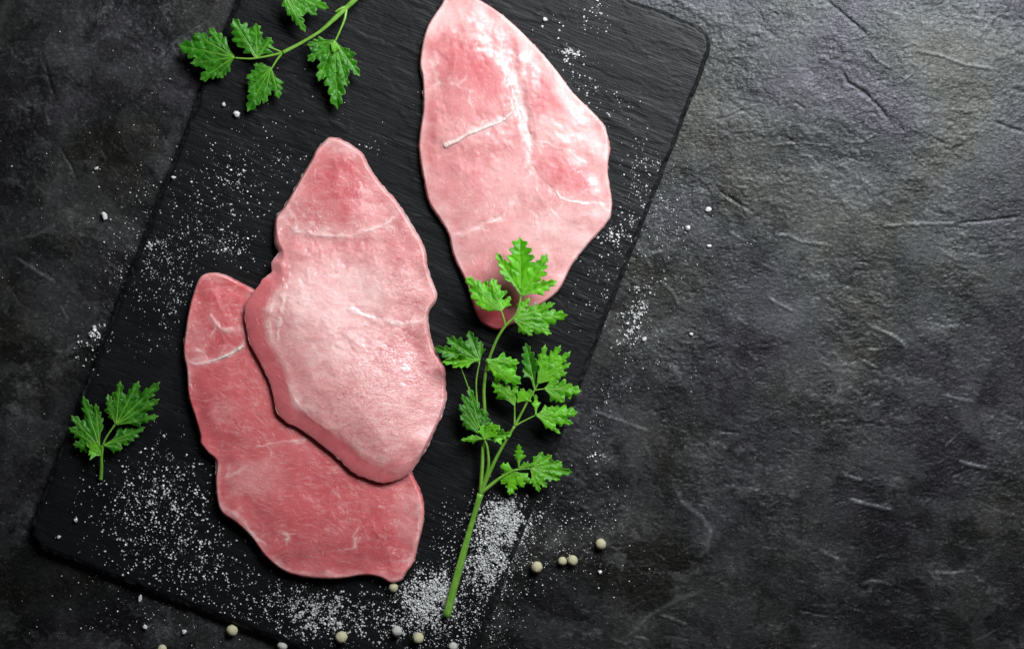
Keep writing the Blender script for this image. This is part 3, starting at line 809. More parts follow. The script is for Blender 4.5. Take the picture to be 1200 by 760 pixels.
cut3, FLD3 = build_cutlet("meat_cutlet", POLY3, (360, 540), T3 / 1000, flat, lambda x, y: np.full(x.shape, 4.0), F3, M_MEAT_C, 0.012)
tag(cut3, "dark pink raw meat cutlet lying half under another cutlet", "meat", "raw meat cutlets on the slate")
cut2, FLD2 = build_cutlet("meat_cutlet", POLY2, (405, 380), 0.0068, base2,
    lambda x, y: 4 + 22 * smooth(-10, 50, (405 - x) * 0.8 + (y - 400) * 0.5), F2, M_MEAT_B, 0.017)
tag(cut2, "pale pink raw meat cutlet resting on top of the darker cutlet", "meat", "raw meat cutlets on the slate")
cut1, FLD1 = build_cutlet("meat_cutlet", POLY1, (606, 175), 0.0062, flat, lambda x, y: np.full(x.shape, 3.6), F1, M_MEAT_A, 0.012)
tag(cut1, "raw meat cutlet lying alone, its lower tip under the parsley leaves", "meat", "raw meat cutlets on the slate")

# ------------------------------------------------------------------ tubes (stems, sinews)
def tube_mesh(name, pts3, radii, sides=10, flat_z=1.0, lump=0.0, seed=0):
    pts = catmull(np.array(pts3), False, 6)
    n = len(pts); rad = np.interp(np.linspace(0, 1, n), np.linspace(0, 1, len(radii)), radii)
    V = []; up = np.array((0, 0, 1.0))
    for i in range(n):
        tg = pts[min(i + 1, n - 1)] - pts[max(i - 1, 0)]; tg /= np.linalg.norm(tg) + 1e-12
        sd = np.cross(tg, up); sd /= np.linalg.norm(sd) + 1e-12; nn = np.cross(sd, tg)
        r = rad[i] * (1 + lump * float(gnoise(np.array([i * 0.45]), np.array([seed * 3.1]), seed)[0]))
        for k in range(sides):
            a = 2 * math.pi * k / sides
            rr = r * (1 + 0.10 * math.cos(5 * a))
            V.append(pts[i] + sd * math.cos(a) * rr + nn * math.sin(a) * rr * flat_z)
    F = []
    for i in range(n - 1):
        for k in range(sides):
            F.append((i * sides + k, i * sides + (k + 1) % sides, (i + 1) * sides + (k + 1) % sides, (i + 1) * sides + k))
    me = bpy.data.meshes.new(name)
    F2 = F + [tuple(range(sides))[::-1], tuple(range((n - 1) * sides, n * sides))]
    me.from_pydata([tuple(v) for v in V], [], F2)
    me.polygons.foreach_set("use_smooth", [True] * len(F) + [False, False]); me.update()
    return me

def sinew(parent, field, pts, radii, zmap, lift=-0.0001):
    p3 = []
    for x, y in catmull(pts, False, 3):
        z = height_at(field, x, y) + lift
        p3.append((float(wx(x, zmap)), float(wy(y, zmap)), z))
    link("sinew", tube_mesh("sinew", p3, radii, 10, 0.5, 0.5, len(pts)), M_SINEW, parent)

sinew(cut1, FLD1, [(521, 171), (527, 168), (536, 165), (547, 158), (560, 153), (572, 148), (584, 144), (594, 137), (601, 129), (605, 118)], [0.0014, 0.0011, 0.0007, 0.0009, 0.0006, 0.0007, 0.0005, 0.0002], 0.012)
sinew(cut3, FLD3, [(244, 424), (262, 418), (276, 411), (285, 405)], [0.0003, 0.0005, 0.0007, 0.0010], 0.012)

# ------------------------------------------------------------------ parsley
def lobe_poly(b, t, w, rnd):
    """toothed lobe outline from base b to tip t, w wide at the widest"""
    b = np.array(b, float); t = np.array(t, float)
    ax = t - b; ln = np.linalg.norm(ax); ax /= ln; nm = np.array((-ax[1], ax[0]))
    hw = w / 2
    nt = 1 if ln < 13 else (2 if ln < 28 else (3 if ln < 52 else 4))
    def side(sg):
        p = [b + nm * sg * max(0.8, hw * 0.12), b + ax * ln * 0.20 + nm * sg * max(0.9, hw * 0.20), b + ax * ln * 0.34 + nm * sg * hw * 0.42]
        s0 = 0.38
        env = lambda s: hw * ((0.30 + 1.4 * s) if s < 0.5 else 1.0 - ((s - 0.5) / 0.5) ** 1.35 * 0.84)
        for k in range(nt):
            f = k / nt
            s_t = s0 + (0.92 - s0) * (f + 0.70 / nt) + rnd.uniform(-0.02, 0.02)
            s_v = s0 + (0.92 - s0) * (f + 1.0 / nt)
            j = rnd.uniform(0.85, 1.2)
            p.append(b + ax * ln * (s_t - 0.08) + nm * sg * env(s_t) * 0.84 * j)
            p.append(b + ax * ln * (s_t - 0.01) + nm * sg * env(s_t) * 1.10 * j)
            p.append(b + ax * ln * (s_t + 0.035) + nm * sg * env(s_t) * 1.04 * j)
            p.append(b + ax * ln * s_v + nm * sg * env(s_v) * 0.62)
        return p
    l = side(1); r = side(-1)
    tip = [t - ax * ln * 0.035 + nm * 1.0, t, t - ax * ln * 0.035 - nm * 1.0]
    return l + tip + r[::-1], ax, nm, ln

def make_leaf(parent, lobes, z0, z1, mat, seed, curl=0.0, wave=1.0, fold=0.0, step=1.55):
    """one leaflet: lobes [(base, tip, width)], z0/z1 metres at the base/farthest tip"""
    rnd = random.Random(seed)
    if fold == 0.0: fold = rnd.choice((-0.6, -0.5, 0.45, 0.6))
    V = []; faces = []; veins = []
    for (b, t, w) in lobes:
        poly, ax, nm, ln = lobe_poly(b, t, w, rnd)
        st = len(V); V += [Vector(p) for p in poly]; faces.append(list(range(st, st + len(poly))))
        veins.append((np.array(b, float), np.array(t, float), 1.0))
        for k in range(3):
            for sg in (-1, 1):
                s = 0.28 + 0.2 * k
                p0 = np.array(b) + ax * ln * s
                veins.append((p0, p0 + ax * ln * 0.17 + nm * sg * w * 0.44, 0.5))
    allp = np.array([tuple(v) for v in V]); lo, hi = allp.min(0), allp.max(0)
    gx, gy = np.meshgrid(np.arange(lo[0], hi[0], step), np.arange(lo[1], hi[1], step))
    gx = gx.ravel() + RNG.uniform(-0.3, 0.3, gx.size); gy = gy.ravel() + RNG.uniform(-0.3, 0.3, gy.size)
    keep = np.zeros(gx.shape, bool)
    for f in faces: keep |= inside(gx, gy, allp[f])
    V += [Vector((a, b)) for a, b in zip(gx[keep], gy[keep])]
    vo, eo, fo, *_ = delaunay_2d_cdt(V, [], faces, 1, 1e-4)
    vo = np.array([tuple(v) for v in vo])
    used = sorted({i for f in fo for i in f}); rem = {o: i for i, o in enumerate(used)}
    vo = vo[used]; fo = [tuple(rem[i] for i in f) for f in fo]
    x, y = vo[:, 0], vo[:, 1]
    b0 = np.mean([np.array(l[0], float) for l in lobes], 0)
    far = max(np.linalg.norm(np.array(l[1]) - b0) for l in lobes)
    dist = np.hypot(x - b0[0], y - b0[1]) / far
    main = np.full(x.shape, 1e9); sub = np.full(x.shape, 1e9); own = np.zeros(x.shape, int)
    for (p, q, wgt) in veins:
        d, _ = seg_dist(x, y, [p, q])
        if wgt == 1.0: main = np.minimum(main, d)
        else: sub = np.minimum(sub, d)
    vein = np.maximum(np.exp(-(main / 1.0) ** 2) * (1.15 - np.clip(dist, 0, 1) * 0.7), 0.38 * np.exp(-(sub / 0.8) ** 2))
    # outline distance for the paler rim
    cnt = {}
    for f in fo:
        for k in range(len(f)):
            e = tuple(sorted((f[k], f[(k + 1) % len(f)]))); cnt[e] = cnt.get(e, 0) + 1
    rim = np.zeros(len(x))
    for e, c in cnt.items():
        if c == 1: rim[list(e)] = 1.0
    hw = np.mean([l[2] for l in lobes]) / 2
    z = z0 * 1000 + (z1 - z0) * 1000 * dist
    z += 3.0 * curl * dist ** 2
    z += 2.2 * fold * np.clip(main / hw, 0, 1.6) ** 1.5                  # sides lifted or drooping from the midrib
    z += 0.50 * np.minimum(np.minimum(main, sub * 1.3) / 3.0, 1.0) # pillows between the veins
    z += wave * 1.3 * fbm(x / 17, y / 15, seed, 2) * np.clip(dist, 0.1, 1)
    zm = (z0 + z1) / 2
    P = np.stack([wx(x, zm), wy(y, zm), z * 0.001], 1)
    me = bpy.data.meshes.new("leaf")
    me.from_pydata([tuple(p) for p in P], [], fo)
    me.polygons.foreach_set("use_smooth", [True] * len(fo))
    for an, av in (("vein", np.clip(vein, 0, 1)), ("rim", rim)):
        a = me.attributes.new(an, 'FLOAT', 'POINT'); a.data.foreach_set("value", np.ascontiguousarray(av, np.float32))
    bm = bmesh.new(); bm.from_mesh(me); bmesh.ops.recalc_face_normals(bm, faces=bm.faces)
    if sum(f.normal.z for f in bm.faces) < 0: bmesh.ops.reverse_faces(bm, faces=bm.faces)
    bm.to_mesh(me); bm.free(); me.update()
    o = link("leaf", me, mat, parent)
    big = sorted(lobes, key=lambda l: -np.linalg.norm(np.array(l[1]) - np.array(l[0])))[:4]
    for k, (b, t, w) in enumerate(big):      # raised midrib of each main lobe
        if np.linalg.norm(np.array(t) - np.array(b)) < 16: continue
        p3 = []
        for f in (0.0, 0.2, 0.4, 0.6, 0.84):
            q = np.array(b) + (np.array(t) - np.array(b)) * f
            i = int(np.argmin((x - q[0]) ** 2 + (y - q[1]) ** 2))
            p3.append((float(wx(q[0], zm)), float(wy(q[1], zm)), float(z[i]) * 0.001 + 0.00006))
        link("midrib", tube_mesh("midrib", p3, [0.00030, 0.00018, 0.00007], 6, 0.8), M_RIB, o)
    md = o.modifiers.new("thickness", 'SOLIDIFY'); md.thickness = 0.00028; md.offset = -1
    return o

def stalk(parent, pts, r0, r1, name="stalk", zs=None, sides=9):
    p3 = [tuple(P3(x, y, z)) for x, y, z in pts]
    return link(name, tube_mesh(name, p3, ([r0 * 0.86, r0 * 0.78, r0 * 0.74, r1 * 0.74, r1 * 0.98] if name == "stem" else [r0 * 0.86, r0 * 0.66, r1 * 0.74]), 20 if name == "stem" else sides, 1.0, 0.12, len(pts)), M_STEM, parent)

def sprig(label, group="parsley on the slate"):
    e = bpy.data.objects.new("parsley_sprig", None); COL.objects.link(e); e.empty_display_size = 0.01
    tag(e, label, "parsley", group)
    return e

BZ = BOARD_T
def lf(sp, base, tips, z0, z1, mat, seed, **kw):
    lobes = []
    for t in tips:
        b = t[3] if len(t) > 3 else base
        lobes.append((b, (t[0], t[1]), t[2] * (1.24 if len(tips) < 5 else 1.08)))
    return make_leaf(sp, lobes, z0 + BZ, z1 + BZ, mat, seed, **kw)

def mm(pts): return [(x, y, BZ + z * 0.001) for x, y, z in pts]

# -- tall sprig in front of the lone cutlet
s1 = sprig("tall bright green parsley sprig laid across the lone cutlet's lower tip")
stalk(s1, mm([(523, 722, 2.0), (536, 672, 2.6), (550, 622, 3.4), (563, 578, 5.0)]), 0.0021, 0.0015, "stem")
stalk(s1, mm([(563, 578, 5.0), (574, 552, 6.5), (588, 524, 8.0), (603, 499, 9)]), 0.0012, 0.0008)
stalk(s1, mm([(563, 578, 5.0), (565, 545, 6), (566, 520, 7), (568, 490, 7), (567, 455, 9), (571, 428, 13), (581, 400, 17), (592, 382, 19), (605, 368, 19.5), (611, 345, 19)]), 0.0011, 0.0006)
stalk(s1, mm([(564, 574, 5.0), (572, 548, 7.0), (571, 525, 9), (568, 516, 10)]), 0.0010, 0.0006)
stalk(s1, mm([(563, 578, 5.0), (580, 564, 5.5), (592, 556, 6), (602, 551, 6.5), (613, 549, 6.5), (624, 549, 6.5)]), 0.0010, 0.0005)
stalk(s1, mm([(603, 499, 9), (603, 486, 9.5), (603, 474, 10)]), 0.0006, 0.0004)
stalk(s1, mm([(603, 499, 9), (612, 482, 10), (620, 467, 11), (627, 456, 11.5), (631, 447, 12)]), 0.0007, 0.0004)
stalk(s1, mm([(603, 499, 9), (614, 493, 9.5), (628, 486, 10)]), 0.0006, 0.0004)
stalk(s1, mm([(627, 457, 11.5), (633, 456, 12), (640, 455, 12)]), 0.0005, 0.0004)
stalk(s1, mm([(566, 520, 7), (560, 480, 8), (558, 448, 10), (562, 424, 12)]), 0.0006, 0.0004)
stalk(s1, mm([(566, 516, 7), (556, 478, 7), (548, 452, 9), (540, 430, 11)]), 0.0005, 0.0003)
stalk(s1, mm([(592, 382, 19), (590, 372, 20), (587, 363, 20)]), 0.0006, 0.0004)
stalk(s1, mm([(567, 455, 9), (569, 436, 12), (570, 421, 14)]), 0.0006, 0.0004)
# D (behind), then upper trefoil A B C
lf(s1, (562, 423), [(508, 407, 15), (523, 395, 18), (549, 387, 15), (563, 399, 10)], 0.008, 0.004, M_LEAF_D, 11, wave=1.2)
lf(s1, (562, 421), [(518, 424, 11), (530, 430, 7)], 0.012, 0.012, M_LEAF, 12, fold=0.8)
lf(s1, (587, 364), [(545, 324, 23), (576, 325, 20), (598, 347, 13), (551, 345, 15), (562, 358, 10)], 0.020, 0.017, M_LEAF, 14, fold=-0.8)
lf(s1, (602, 374), [(666, 369, 21), (651, 355, 14), (621, 349, 13), (647, 391, 15), (624, 393, 12)], 0.0195, 0.0165, M_LEAF, 15, wave=1.4)
lf(s1, (611, 346), [(609, 277, 28, (610, 338)), (581, 295, 12), (642, 297, 18), (653, 329, 14)], 0.0195, 0.019, M_LEAF, 16, fold=0.5)
lf(s1, (570, 421), [(611, 450, 24), (609, 425, 14), (596, 446, 14), (581, 437, 11)], 0.015, 0.0125, M_LEAF, 17, curl=-0.6, fold=-0.9)
# right group
lf(s1, (627, 457), [(616, 401, 15), (613, 432, 9, (624, 444))], 0.0115, 0.012, M_LEAF_D, 18, fold=0.6)
lf(s1, (630, 449), [(639, 403, 15), (657, 404, 16), (669, 411, 14), (669, 425, 12), (665, 436, 12)], 0.012, 0.0125, M_LEAF, 19, wave=1.0)
lf(s1, (638, 455), [(682, 458, 17), (655, 446, 12), (662, 471, 13), (670, 450, 8, (652, 456))], 0.0125, 0.012, M_LEAF, 20, fold=-0.4)
lf(s1, (628, 486), [(678, 483, 20), (672, 496, 13), (657, 508, 10), (651, 477, 12), (628, 462, 9)], 0.0105, 0.009, M_LEAF, 21, wave=1.5)
lf(s1, (603, 474), [(577, 446, 18), (592, 452, 13), (604, 450, 12)], 0.010, 0.0105, M_LEAF, 22, fold=-0.5)
lf(s1, (606, 471), [(626, 458, 15), (614, 455, 10)], 0.0105, 0.0108, M_LEAF, 23)
# lower left group
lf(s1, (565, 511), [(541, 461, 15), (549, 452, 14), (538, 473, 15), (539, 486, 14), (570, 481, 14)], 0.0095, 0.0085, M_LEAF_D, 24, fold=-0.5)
lf(s1, (567, 515), [(586, 498, 13), (577, 494, 12), (566, 497, 10)], 0.0105, 0.011, M_LEAF, 25, fold=0.8)
lf(s1, (568, 514), [(540, 515, 8), (550, 511, 6)], 0.0103, 0.0095, M_LEAF, 26)
lf(s1, (570, 514), [(600, 508, 12), (588, 513, 7)], 0.0103, 0.0095, M_LEAF, 27)
# low right group
lf(s1, (602, 551), [(587, 567, 14), (597, 580, 16), (614, 571, 14), (624, 566, 12), (586, 545, 14)], 0.0065, 0.005, M_LEAF, 28, wave=1.3)
lf(s1, (608, 548), [(608, 520, 11), (618, 543, 8), (627, 544, 8)], 0.0068, 0.008, M_LEAF, 29)
lf(s1, (622, 549), [(636, 529, 11), (647, 533, 13), (671, 553, 19), (659, 541, 13), (657, 562, 14), (632, 576, 11), (641, 571, 12)], 0.007, 0.005, M_LEAF, 30, wave=1.2)

# -- sprig entering from the top edge
s2 = sprig("dark green parsley sprig entering from the top edge of the picture")
stalk(s2, mm([(452, -42, 5), (434, -18, 5.5), (416, 0, 6), (405, 10, 6), (390, 24, 6.5), (375, 37, 7), (352, 51, 7), (331, 62, 7)]), 0.0016, 0.0009, "stem")
stalk(s2, mm([(331, 62, 7), (324, 71, 7), (318, 81, 7)]), 0.0007, 0.0005)
stalk(s2, mm([(331, 62, 7), (322, 58, 7), (314, 55, 7)]), 0.0006, 0.0004)
stalk(s2, mm([(331, 62, 7), (314, 66, 7), (294, 69, 6.5), (275, 68, 6)]), 0.0007, 0.0005)
stalk(s2, mm([(406, 9, 6), (404, 22, 7.5), (398, 37, 8), (392, 50, 8)]), 0.0008, 0.0006)
stalk(s2, mm([(407, 8, 6), (400, 10, 7), (393, 14, 7.4)]), 0.0009, 0.0006)
stalk(s2, mm([(425, -9, 5.6), (390, -22, 8), (352, -20, 9), (330, -10, 9)]), 0.0008, 0.0005)
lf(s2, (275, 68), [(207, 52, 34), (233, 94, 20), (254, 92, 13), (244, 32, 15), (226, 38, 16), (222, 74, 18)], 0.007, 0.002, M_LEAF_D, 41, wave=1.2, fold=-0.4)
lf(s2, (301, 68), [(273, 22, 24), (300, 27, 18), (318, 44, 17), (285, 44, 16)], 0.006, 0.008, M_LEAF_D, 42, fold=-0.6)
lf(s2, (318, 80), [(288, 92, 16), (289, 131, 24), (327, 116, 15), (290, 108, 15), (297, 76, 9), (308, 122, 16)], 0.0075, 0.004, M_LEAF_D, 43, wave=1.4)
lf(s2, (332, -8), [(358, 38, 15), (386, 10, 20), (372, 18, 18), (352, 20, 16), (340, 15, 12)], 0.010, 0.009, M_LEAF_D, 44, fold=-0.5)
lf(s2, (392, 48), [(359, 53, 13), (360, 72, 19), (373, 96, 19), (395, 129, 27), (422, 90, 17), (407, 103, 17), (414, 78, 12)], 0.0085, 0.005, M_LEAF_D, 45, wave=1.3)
lf(s2, (388, 50), [(398, 58, 9), (392, 62, 8)], 0.0098, 0.0095, M_LEAF, 46)

# -- loose leaf at the left rim
s3 = sprig("small loose parsley leaf with a short stalk near the board's left rim")
stalk(s3, mm([(118, 562, 1.2), (119, 548, 2.5), (119, 534, 4), (123, 515, 5.5), (138, 493, 6.5)]), 0.0009, 0.0005, "stem")
lf(s3, (117, 524), [(80, 500, 15), (85, 520, 16), (83, 486, 16), (97, 463, 17), (112, 472, 13)], 0.005, 0.004, M_LEAF_D, 51, fold=-0.5)
lf(s3, (118, 533), [(104, 527, 13), (101, 518, 9), (112, 517, 9)], 0.0055, 0.006, M_LEAF, 52)
lf(s3, (122, 521), [(170, 500, 16), (144, 525, 14), (155, 512, 12)], 0.0055, 0.004, M_LEAF_D, 53)
lf(s3, (136, 497), [(126, 461, 15), (141, 446, 16), (163, 446, 17), (188, 447, 18), (187, 467, 16), (186, 487, 14), (128, 478, 10)], 0.0068, 0.007, M_LEAF_D, 54, wave=1.3)

# ------------------------------------------------------------------ white peppercorns
def pepper_mesh(seed):
    bm = bmesh.new(); bmesh.ops.create_icosphere(bm, subdivisions=3, radius=1.0)
    for v in bm.verts:
        a = np.array([math.atan2(v.co.y, v.co.x) * 1.3]); b = np.array([v.co.z * 2.0])
        v.co *= 1 + 0.12 * float(fbm(np.array([v.co.x * 2.3 + v.co.z * 1.4]), np.array([v.co.y * 1.7 - v.co.z * 0.6]), seed, 3)[0])
    for f in bm.faces: f.smooth = True
    me = bpy.data.meshes.new("peppercorn"); bm.to_mesh(me); bm.free()
    return me

PEPPER = [
    (629, 664, 14, 0, "white peppercorn nearest the board among the four on the table"),
    (659, 657, 10.5, 0, "small yellowish peppercorn, left one of a touching pair"),
    (671, 656, 12.5, 0, "white peppercorn, right one of a touching pair"),
    (704, 637, 13, 0, "white peppercorn lying farthest right on the bare table"),
    (461, 688, 11.5, 0, "yellowish peppercorn touching the bottom corner of the lower cutlet"),
    (400, 746, 14, 0, "yellowish peppercorn on the salty board below the lower cutlet"),
    (465, 739, 13, 1, "pale grey peppercorn in the salt, left of the stem's cut end"),
    (490, 747, 14, 0, "yellowish peppercorn in the salt just below the stem's cut end"),
    (272, 738, 13.5, 0, "yellowish peppercorn on the table just below the board's lower edge"),
    (190, 760, 11, 0, "peppercorn cut off by the bottom edge at far left"),
    (331, 756, 13, 1, "pale grey peppercorn cut off by the bottom edge beside the board"),
    (531, 757, 11, 1, "pale grey peppercorn cut off by the bottom edge on the board"),
]
for i, (x, y, d, g, lab) in enumerate(PEPPER):
    r = d * S / 2
    z0 = BZ if bool(on_board(x, y, 6)) else 0.0
    z = z0 + r * 0.93
    o = link("peppercorn", pepper_mesh(900 + i), M_PEP_G if g else M_PEP)
    p = P3(x, y, z); o.location = p; o.scale = (r, r * RNG.uniform(0.94, 1.05), r * 0.96)
    o.rotation_euler = tuple(RNG.uniform(0, 6, 3))
    tag(o, lab, "peppercorn", "white peppercorns")

# ------------------------------------------------------------------ salt
CUBE = np.array([(-1, -1, -1), (1, -1, -1), (1, 1, -1), (-1, 1, -1), (-1, -1, 1), (1, -1, 1), (1, 1, 1), (-1, 1, 1)], float)
CUBE_F = np.array([(0, 3, 2, 1), (4, 5, 6, 7), (0, 1, 5, 4), (1, 2, 6, 5), (2, 3, 7, 6), (3, 0, 4, 7)])

def rot_mats(n):
    q = RNG.normal(size=(n, 4)); q /= np.linalg.norm(q, axis=1)[:, None]
    w, x, y, z = q.T
    return np.stack([np.stack([1 - 2 * (y * y + z * z), 2 * (x * y - z * w), 2 * (x * z + y * w)], 1),
                     np.stack([2 * (x * y + z * w), 1 - 2 * (x * x + z * z), 2 * (y * z - x * w)], 1),
                     np.stack([2 * (x * z - y * w), 2 * (y * z + x * w), 1 - 2 * (x * x + y * y)], 1)], 1)

def salt_stuff(clusters, label):
    X = []; Y = []; Z = []; SZ = []
    for (cx, cy, rx, ry, ang, n, s0, s1, pile) in clusters:
        a = math.radians(ang)
        n = int(n * (2.0 if pile < 1 else 3.2))
        gx, gy = RNG.normal(0, 0.62, (2, n)) if pile >= 0 else RNG.uniform(-1, 1, (2, n))
        # finer clumping inside the patch
        x = cx + rx * gx * math.cos(a) - ry * gy * math.sin(a); y = cy + rx * gx * math.sin(a) + ry * gy * math.cos(a)
        keep = fbm(x / 11, y / 11, int(cx + cy), 3, 0.6) + RNG.uniform(-0.22, 0.26, n) > (0.09 if pile < 1 else -0.15)
        x, y, gx, gy = x[keep], y[keep], gx[keep], gy[keep]
        sz = s0 + (s1 - s0) * RNG.random(len(x)) ** 3.2
        X.append(x); Y.append(y); SZ.append(sz)
        Z.append(np.clip(1 - np.hypot(gx, gy) / 1.1, 0, 1) * max(pile, 0) * RNG.random(len(x)))
    X, Y, SZ, Z = map(np.concatenate, (X, Y, SZ, Z))
    ok = (X > -40) & (X < 1240) & (Y > -30) & (Y < 800)
    for poly in (POLY1, POLY2, POLY3):
        ok &= ~inside(X, Y, poly)
        d, _ = seg_dist(X, Y, resample(poly, 120), True); ok &= d > 1.5
    X, Y, SZ, Z = X[ok], Y[ok], SZ[ok], Z[ok]
    n = len(X)
    half = SZ * S / 2
    onb = on_board(X, Y, 1)
    u, v = board_uv(X, Y)
    e = np.minimum(np.minimum(u - B_U0, B_U1 - u), np.minimum(v - B_V0, B_V1 - v))
    z0 = np.where(onb, BOARD_T - 0.0004 - 0.0018 * smooth(7, 0, e), -0.0002)
    zc = z0 + half * 0.8 + Z * 0.001
    dims = half[:, None] * RNG.uniform(0.65, 1.2, (n, 3))
    corner = CUBE[None] * dims[:, None, :] * RNG.uniform(0.7, 1.1, (n, 8, 3))
    V = np.einsum('nij,nkj->nki', rot_mats(n), corner)
    V[:, :, 0] += wx(X, 0.004)[:, None]; V[:, :, 1] += wy(Y, 0.004)[:, None]; V[:, :, 2] += zc[:, None]
    F = (CUBE_F[None] + (np.arange(n) * 8)[:, None, None]).reshape(-1, 4)
    o = link("salt", np_mesh("salt", V.reshape(-1, 3), F, smooth_shade=False), M_SALT)
    tag(o, label, "salt", None, "stuff")

FS, FM = (0.45, 1.6), (0.45, 2.3)
salt_stuff([(272, 212, 34, 34, 0, 240, *FM, 0), (250, 275, 45, 32, 0, 240, *FS, 0), (270, 288, 26, 16, 0, 120, *FM, 0.3),
            (185, 300, 34, 48, 20, 480, *FS, 0), (181, 287, 7, 6, 0, 60, *FM, 1.2), (205, 345, 26, 36, 0, 320, *FS, 0), (235, 235, 60, 60, 0, 220, *FS, 0),
            (330, 190, 40, 30, 0, 90, *FS, 0), (430, 175, 12, 14, 0, 26, *FM, 0), (300, 200, 120, 130, 0, 160, *FS, 0)],
           "fine salt scattered on the board left of the top cutlet")
salt_stuff([(145, 300, 26, 48, 20, 170, *FS, 0), (110, 405, 20, 26, 30, 130, *FM, 0), (112, 392, 10, 10, 0, 40, 1.5, 4.0, 0.3), (160, 230, 30, 50, 20, 60, *FS, 0),
            (170, 140, 60, 110, 20, 50, *FS, 0), (60, 260, 70, 120, 0, 40, *FS, 0), (60, 520, 50, 80, 0, 40, *FS, 0), (160, 405, 30, 12, 0, 50, *FS, 0)],
           "sparse salt on the table along the board's left edge")
salt_stuff([(190, 572, 44, 36, 0, 520, *FM, 0.3), (178, 615, 52, 52, 0, 620, *FM, 0.2), (235, 650, 56, 36, 20, 560, *FM, 0),
            (280, 690, 60, 28, 20, 360, *FS, 0), (215, 600, 80, 80, 0, 380, *FS, 0), (110, 590, 40, 60, 0, 50, *FS, 0), (185, 510, 14, 22, 0, 20, *FS, 0)],
           "salt sprinkled on the lower left corner of the board")
salt_stuff([(372, 722, 36, 20, 5, 900, *FM, 0.8), (345, 705, 40, 18, 10, 340, *FS, 0), (440, 722, 60, 28, 0, 640, *FM, 0.2), (330, 735, 50, 20, 20, 200, *FS, 0),
            (410, 705, 80, 20, 0, 340, *FS, 0)],
           "salt spread below the bottom edge of the lower cutlet")
salt_stuff([(505, 697, 26, 24, -30, 1100, *FM, 1.6), (500, 715, 50, 34, 0, 700, *FM, 0.4), (530, 735, 70, 28, 0, 620, *FS, 0.2), (470, 735, 40, 22, 0, 260, *FS, 0)],
           "heap of salt beside the cut end of the tall parsley stem")
salt_stuff([(592, 612, 24, 22, 0, 1100, *FM, 1.8), (572, 655, 20, 30, 10, 620, *FM, 1.2), (585, 640, 44, 60, 10, 900, *FS, 0.2), (555, 690, 40, 50, 0, 600, *FS, 0),
            (525, 620, 24, 40, 0, 90, *FS, 0)],
           "dense salt drift right of the tall parsley stem")
salt_stuff([(668, 66, 11, 9, 20, 130, *FM, 0.5), (692, 14, 26, 22, 0, 90, *FM, 0), (690, 100, 34, 34, 40, 130, *FM, 0), (725, 130, 22, 26, 0, 26, *FM, 0),
            (752, 200, 18, 34, 0, 190, *FS, 0), (725, 275, 24, 32, 20, 260, *FM, 0), (718, 277, 10, 5, 0, 30, 1.2, 4.0, 0.3), (700, 330, 26, 50, 20, 130, *FS, 0),
            (640, 30, 26, 20, 0, 14, *FM, 0), (760, 190, 14, 4, 0, 30, *FS, 0)],
           "salt on the board right of the lone cutlet")
salt_stuff([(772, 245, 26, 38, 20, 330, *FS, 0), (790, 290, 50, 40, 0, 90, *FS, 0), (746, 365, 13, 32, 14, 420, *FM, 0.4), (742, 398, 24, 16, 0, 160, *FS, 0),
            (712, 470, 12, 50, 20, 90, *FS, 0), (702, 538, 12, 10, 0, 50, *FM, 0), (770, 430, 50, 60, 0, 60, *FS, 0), (830, 330, 90, 90, 0, 46, *FS, 0)],
           "salt strewn on the table along the board's right edge")
salt_stuff([(640, 640, 60, 46, 0, 360, *FS, 0), (690, 620, 50, 40, 0, 90, *FS, 0), (670, 600, 60, 30, 0, 90, *FS, 0), (720, 660, 60, 40, 0, 40, *FS, 0)],
           "sparse salt on the table around the peppercorns")
salt_stuff([(200, 725, 90, 30, 10, 120, *FS, 0), (120, 690, 70, 40, 10, 50, *FS, 0), (100, 740, 80, 20, 0, 30, *FS, 0)],
           "sparse salt on the dark table below the board's lower left edge")

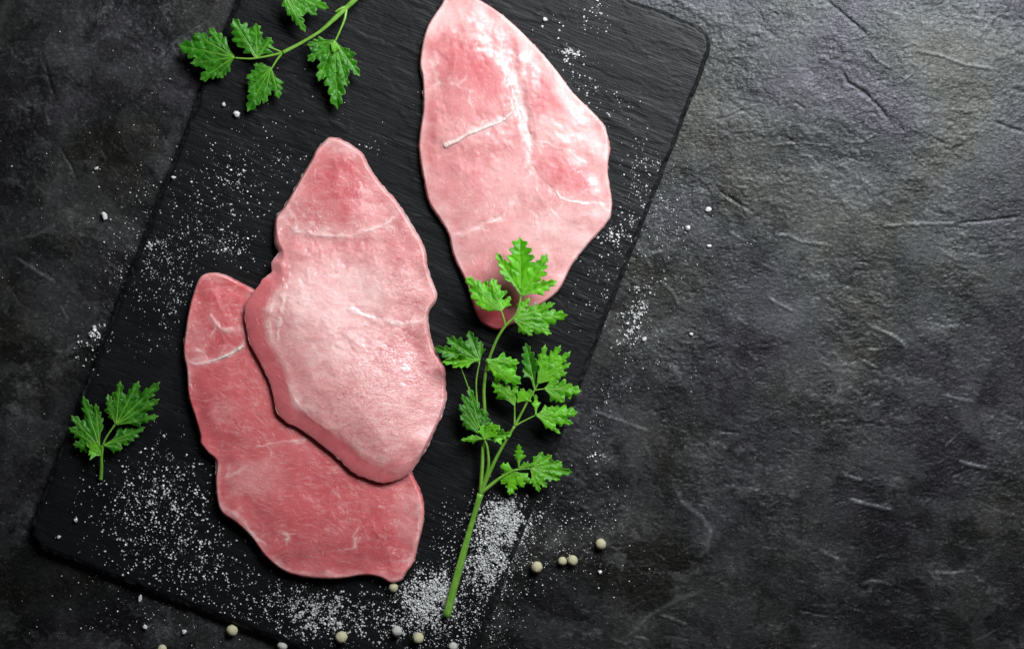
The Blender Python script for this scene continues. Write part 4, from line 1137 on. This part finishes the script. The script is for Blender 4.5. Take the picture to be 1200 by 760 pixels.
CRYSTAL = [
    (122, 253, 8, 10, "long coarse salt crystal on the table left of the board"),
    (277, 133, 9, 8, "large coarse salt crystal below the top parsley sprig"),
    (262, 122, 5.5, 5, "small salt crystal just left of the large one under the top sprig"),
    (203, 208, 6.5, 5, "coarse salt crystal on the board's upper left edge"),
    (113, 197, 6, 4.5, "coarse salt crystal on the table left of the board's upper part"),
    (830, 245, 8, 6, "upper right coarse salt crystal on the table beside the lone cutlet"),
    (806, 267, 7, 7, "round coarse salt crystal on the table right of the lone cutlet"),
    (831, 288, 6, 4, "thin coarse salt crystal lowest of three right of the lone cutlet"),
    (639, 23, 6.5, 6, "coarse salt crystal above the lone cutlet's right shoulder"),
    (703, 670, 6, 5, "coarse salt crystal on the table below the rightmost peppercorn"),
    (89, 609, 6, 6, "upper of two salt crystals at the board's lower left corner"),
    (69, 629, 5, 6, "lower of two salt crystals at the board's lower left corner"),
    (164, 700, 5, 9, "long salt crystal on the table below the board's lower left edge"),
    (170, 734, 6, 6, "salt crystal near the bottom edge, left of the lone peppercorn"),
    (216, 740, 7, 6.5, "salt crystal between two peppercorns at the bottom left"),
    (755, 397, 6.5, 6, "coarse salt crystal at the lower end of the right table salt"),
    (810, 391, 5, 4, "lone small salt crystal on the bare table right of the board"),
]
for i, (x, y, w, h, lab) in enumerate(CRYSTAL):
    rr = random.Random(i * 7 + 1)
    bm = bmesh.new()
    for k in range(22):      # a broken lump: hull of random points
        v = Vector((rr.gauss(0, 1), rr.gauss(0, 1), rr.gauss(0, 1))).normalized() * rr.uniform(0.42, 0.56)
        bm.verts.new(v)
    res = bmesh.ops.convex_hull(bm, input=bm.verts)
    bmesh.ops.delete(bm, geom=[g for g in res["geom_interior"] if isinstance(g, bmesh.types.BMVert)], context='VERTS')
    me = bpy.data.meshes.new("salt_crystal"); bm.to_mesh(me); bm.free()
    o = link("salt_crystal", me, M_SALT)
    t = min(w, h) * S * 0.8
    o.location = P3(x, y, (BZ if bool(on_board(x, y, 4)) else 0.0) + t * 0.42)
    o.scale = (w * S, h * S, t); o.rotation_euler = (rr.uniform(-.2, .2), rr.uniform(-.2, .2), rr.uniform(-.5, .5))
    tag(o, lab, "salt crystal", "coarse salt crystals")
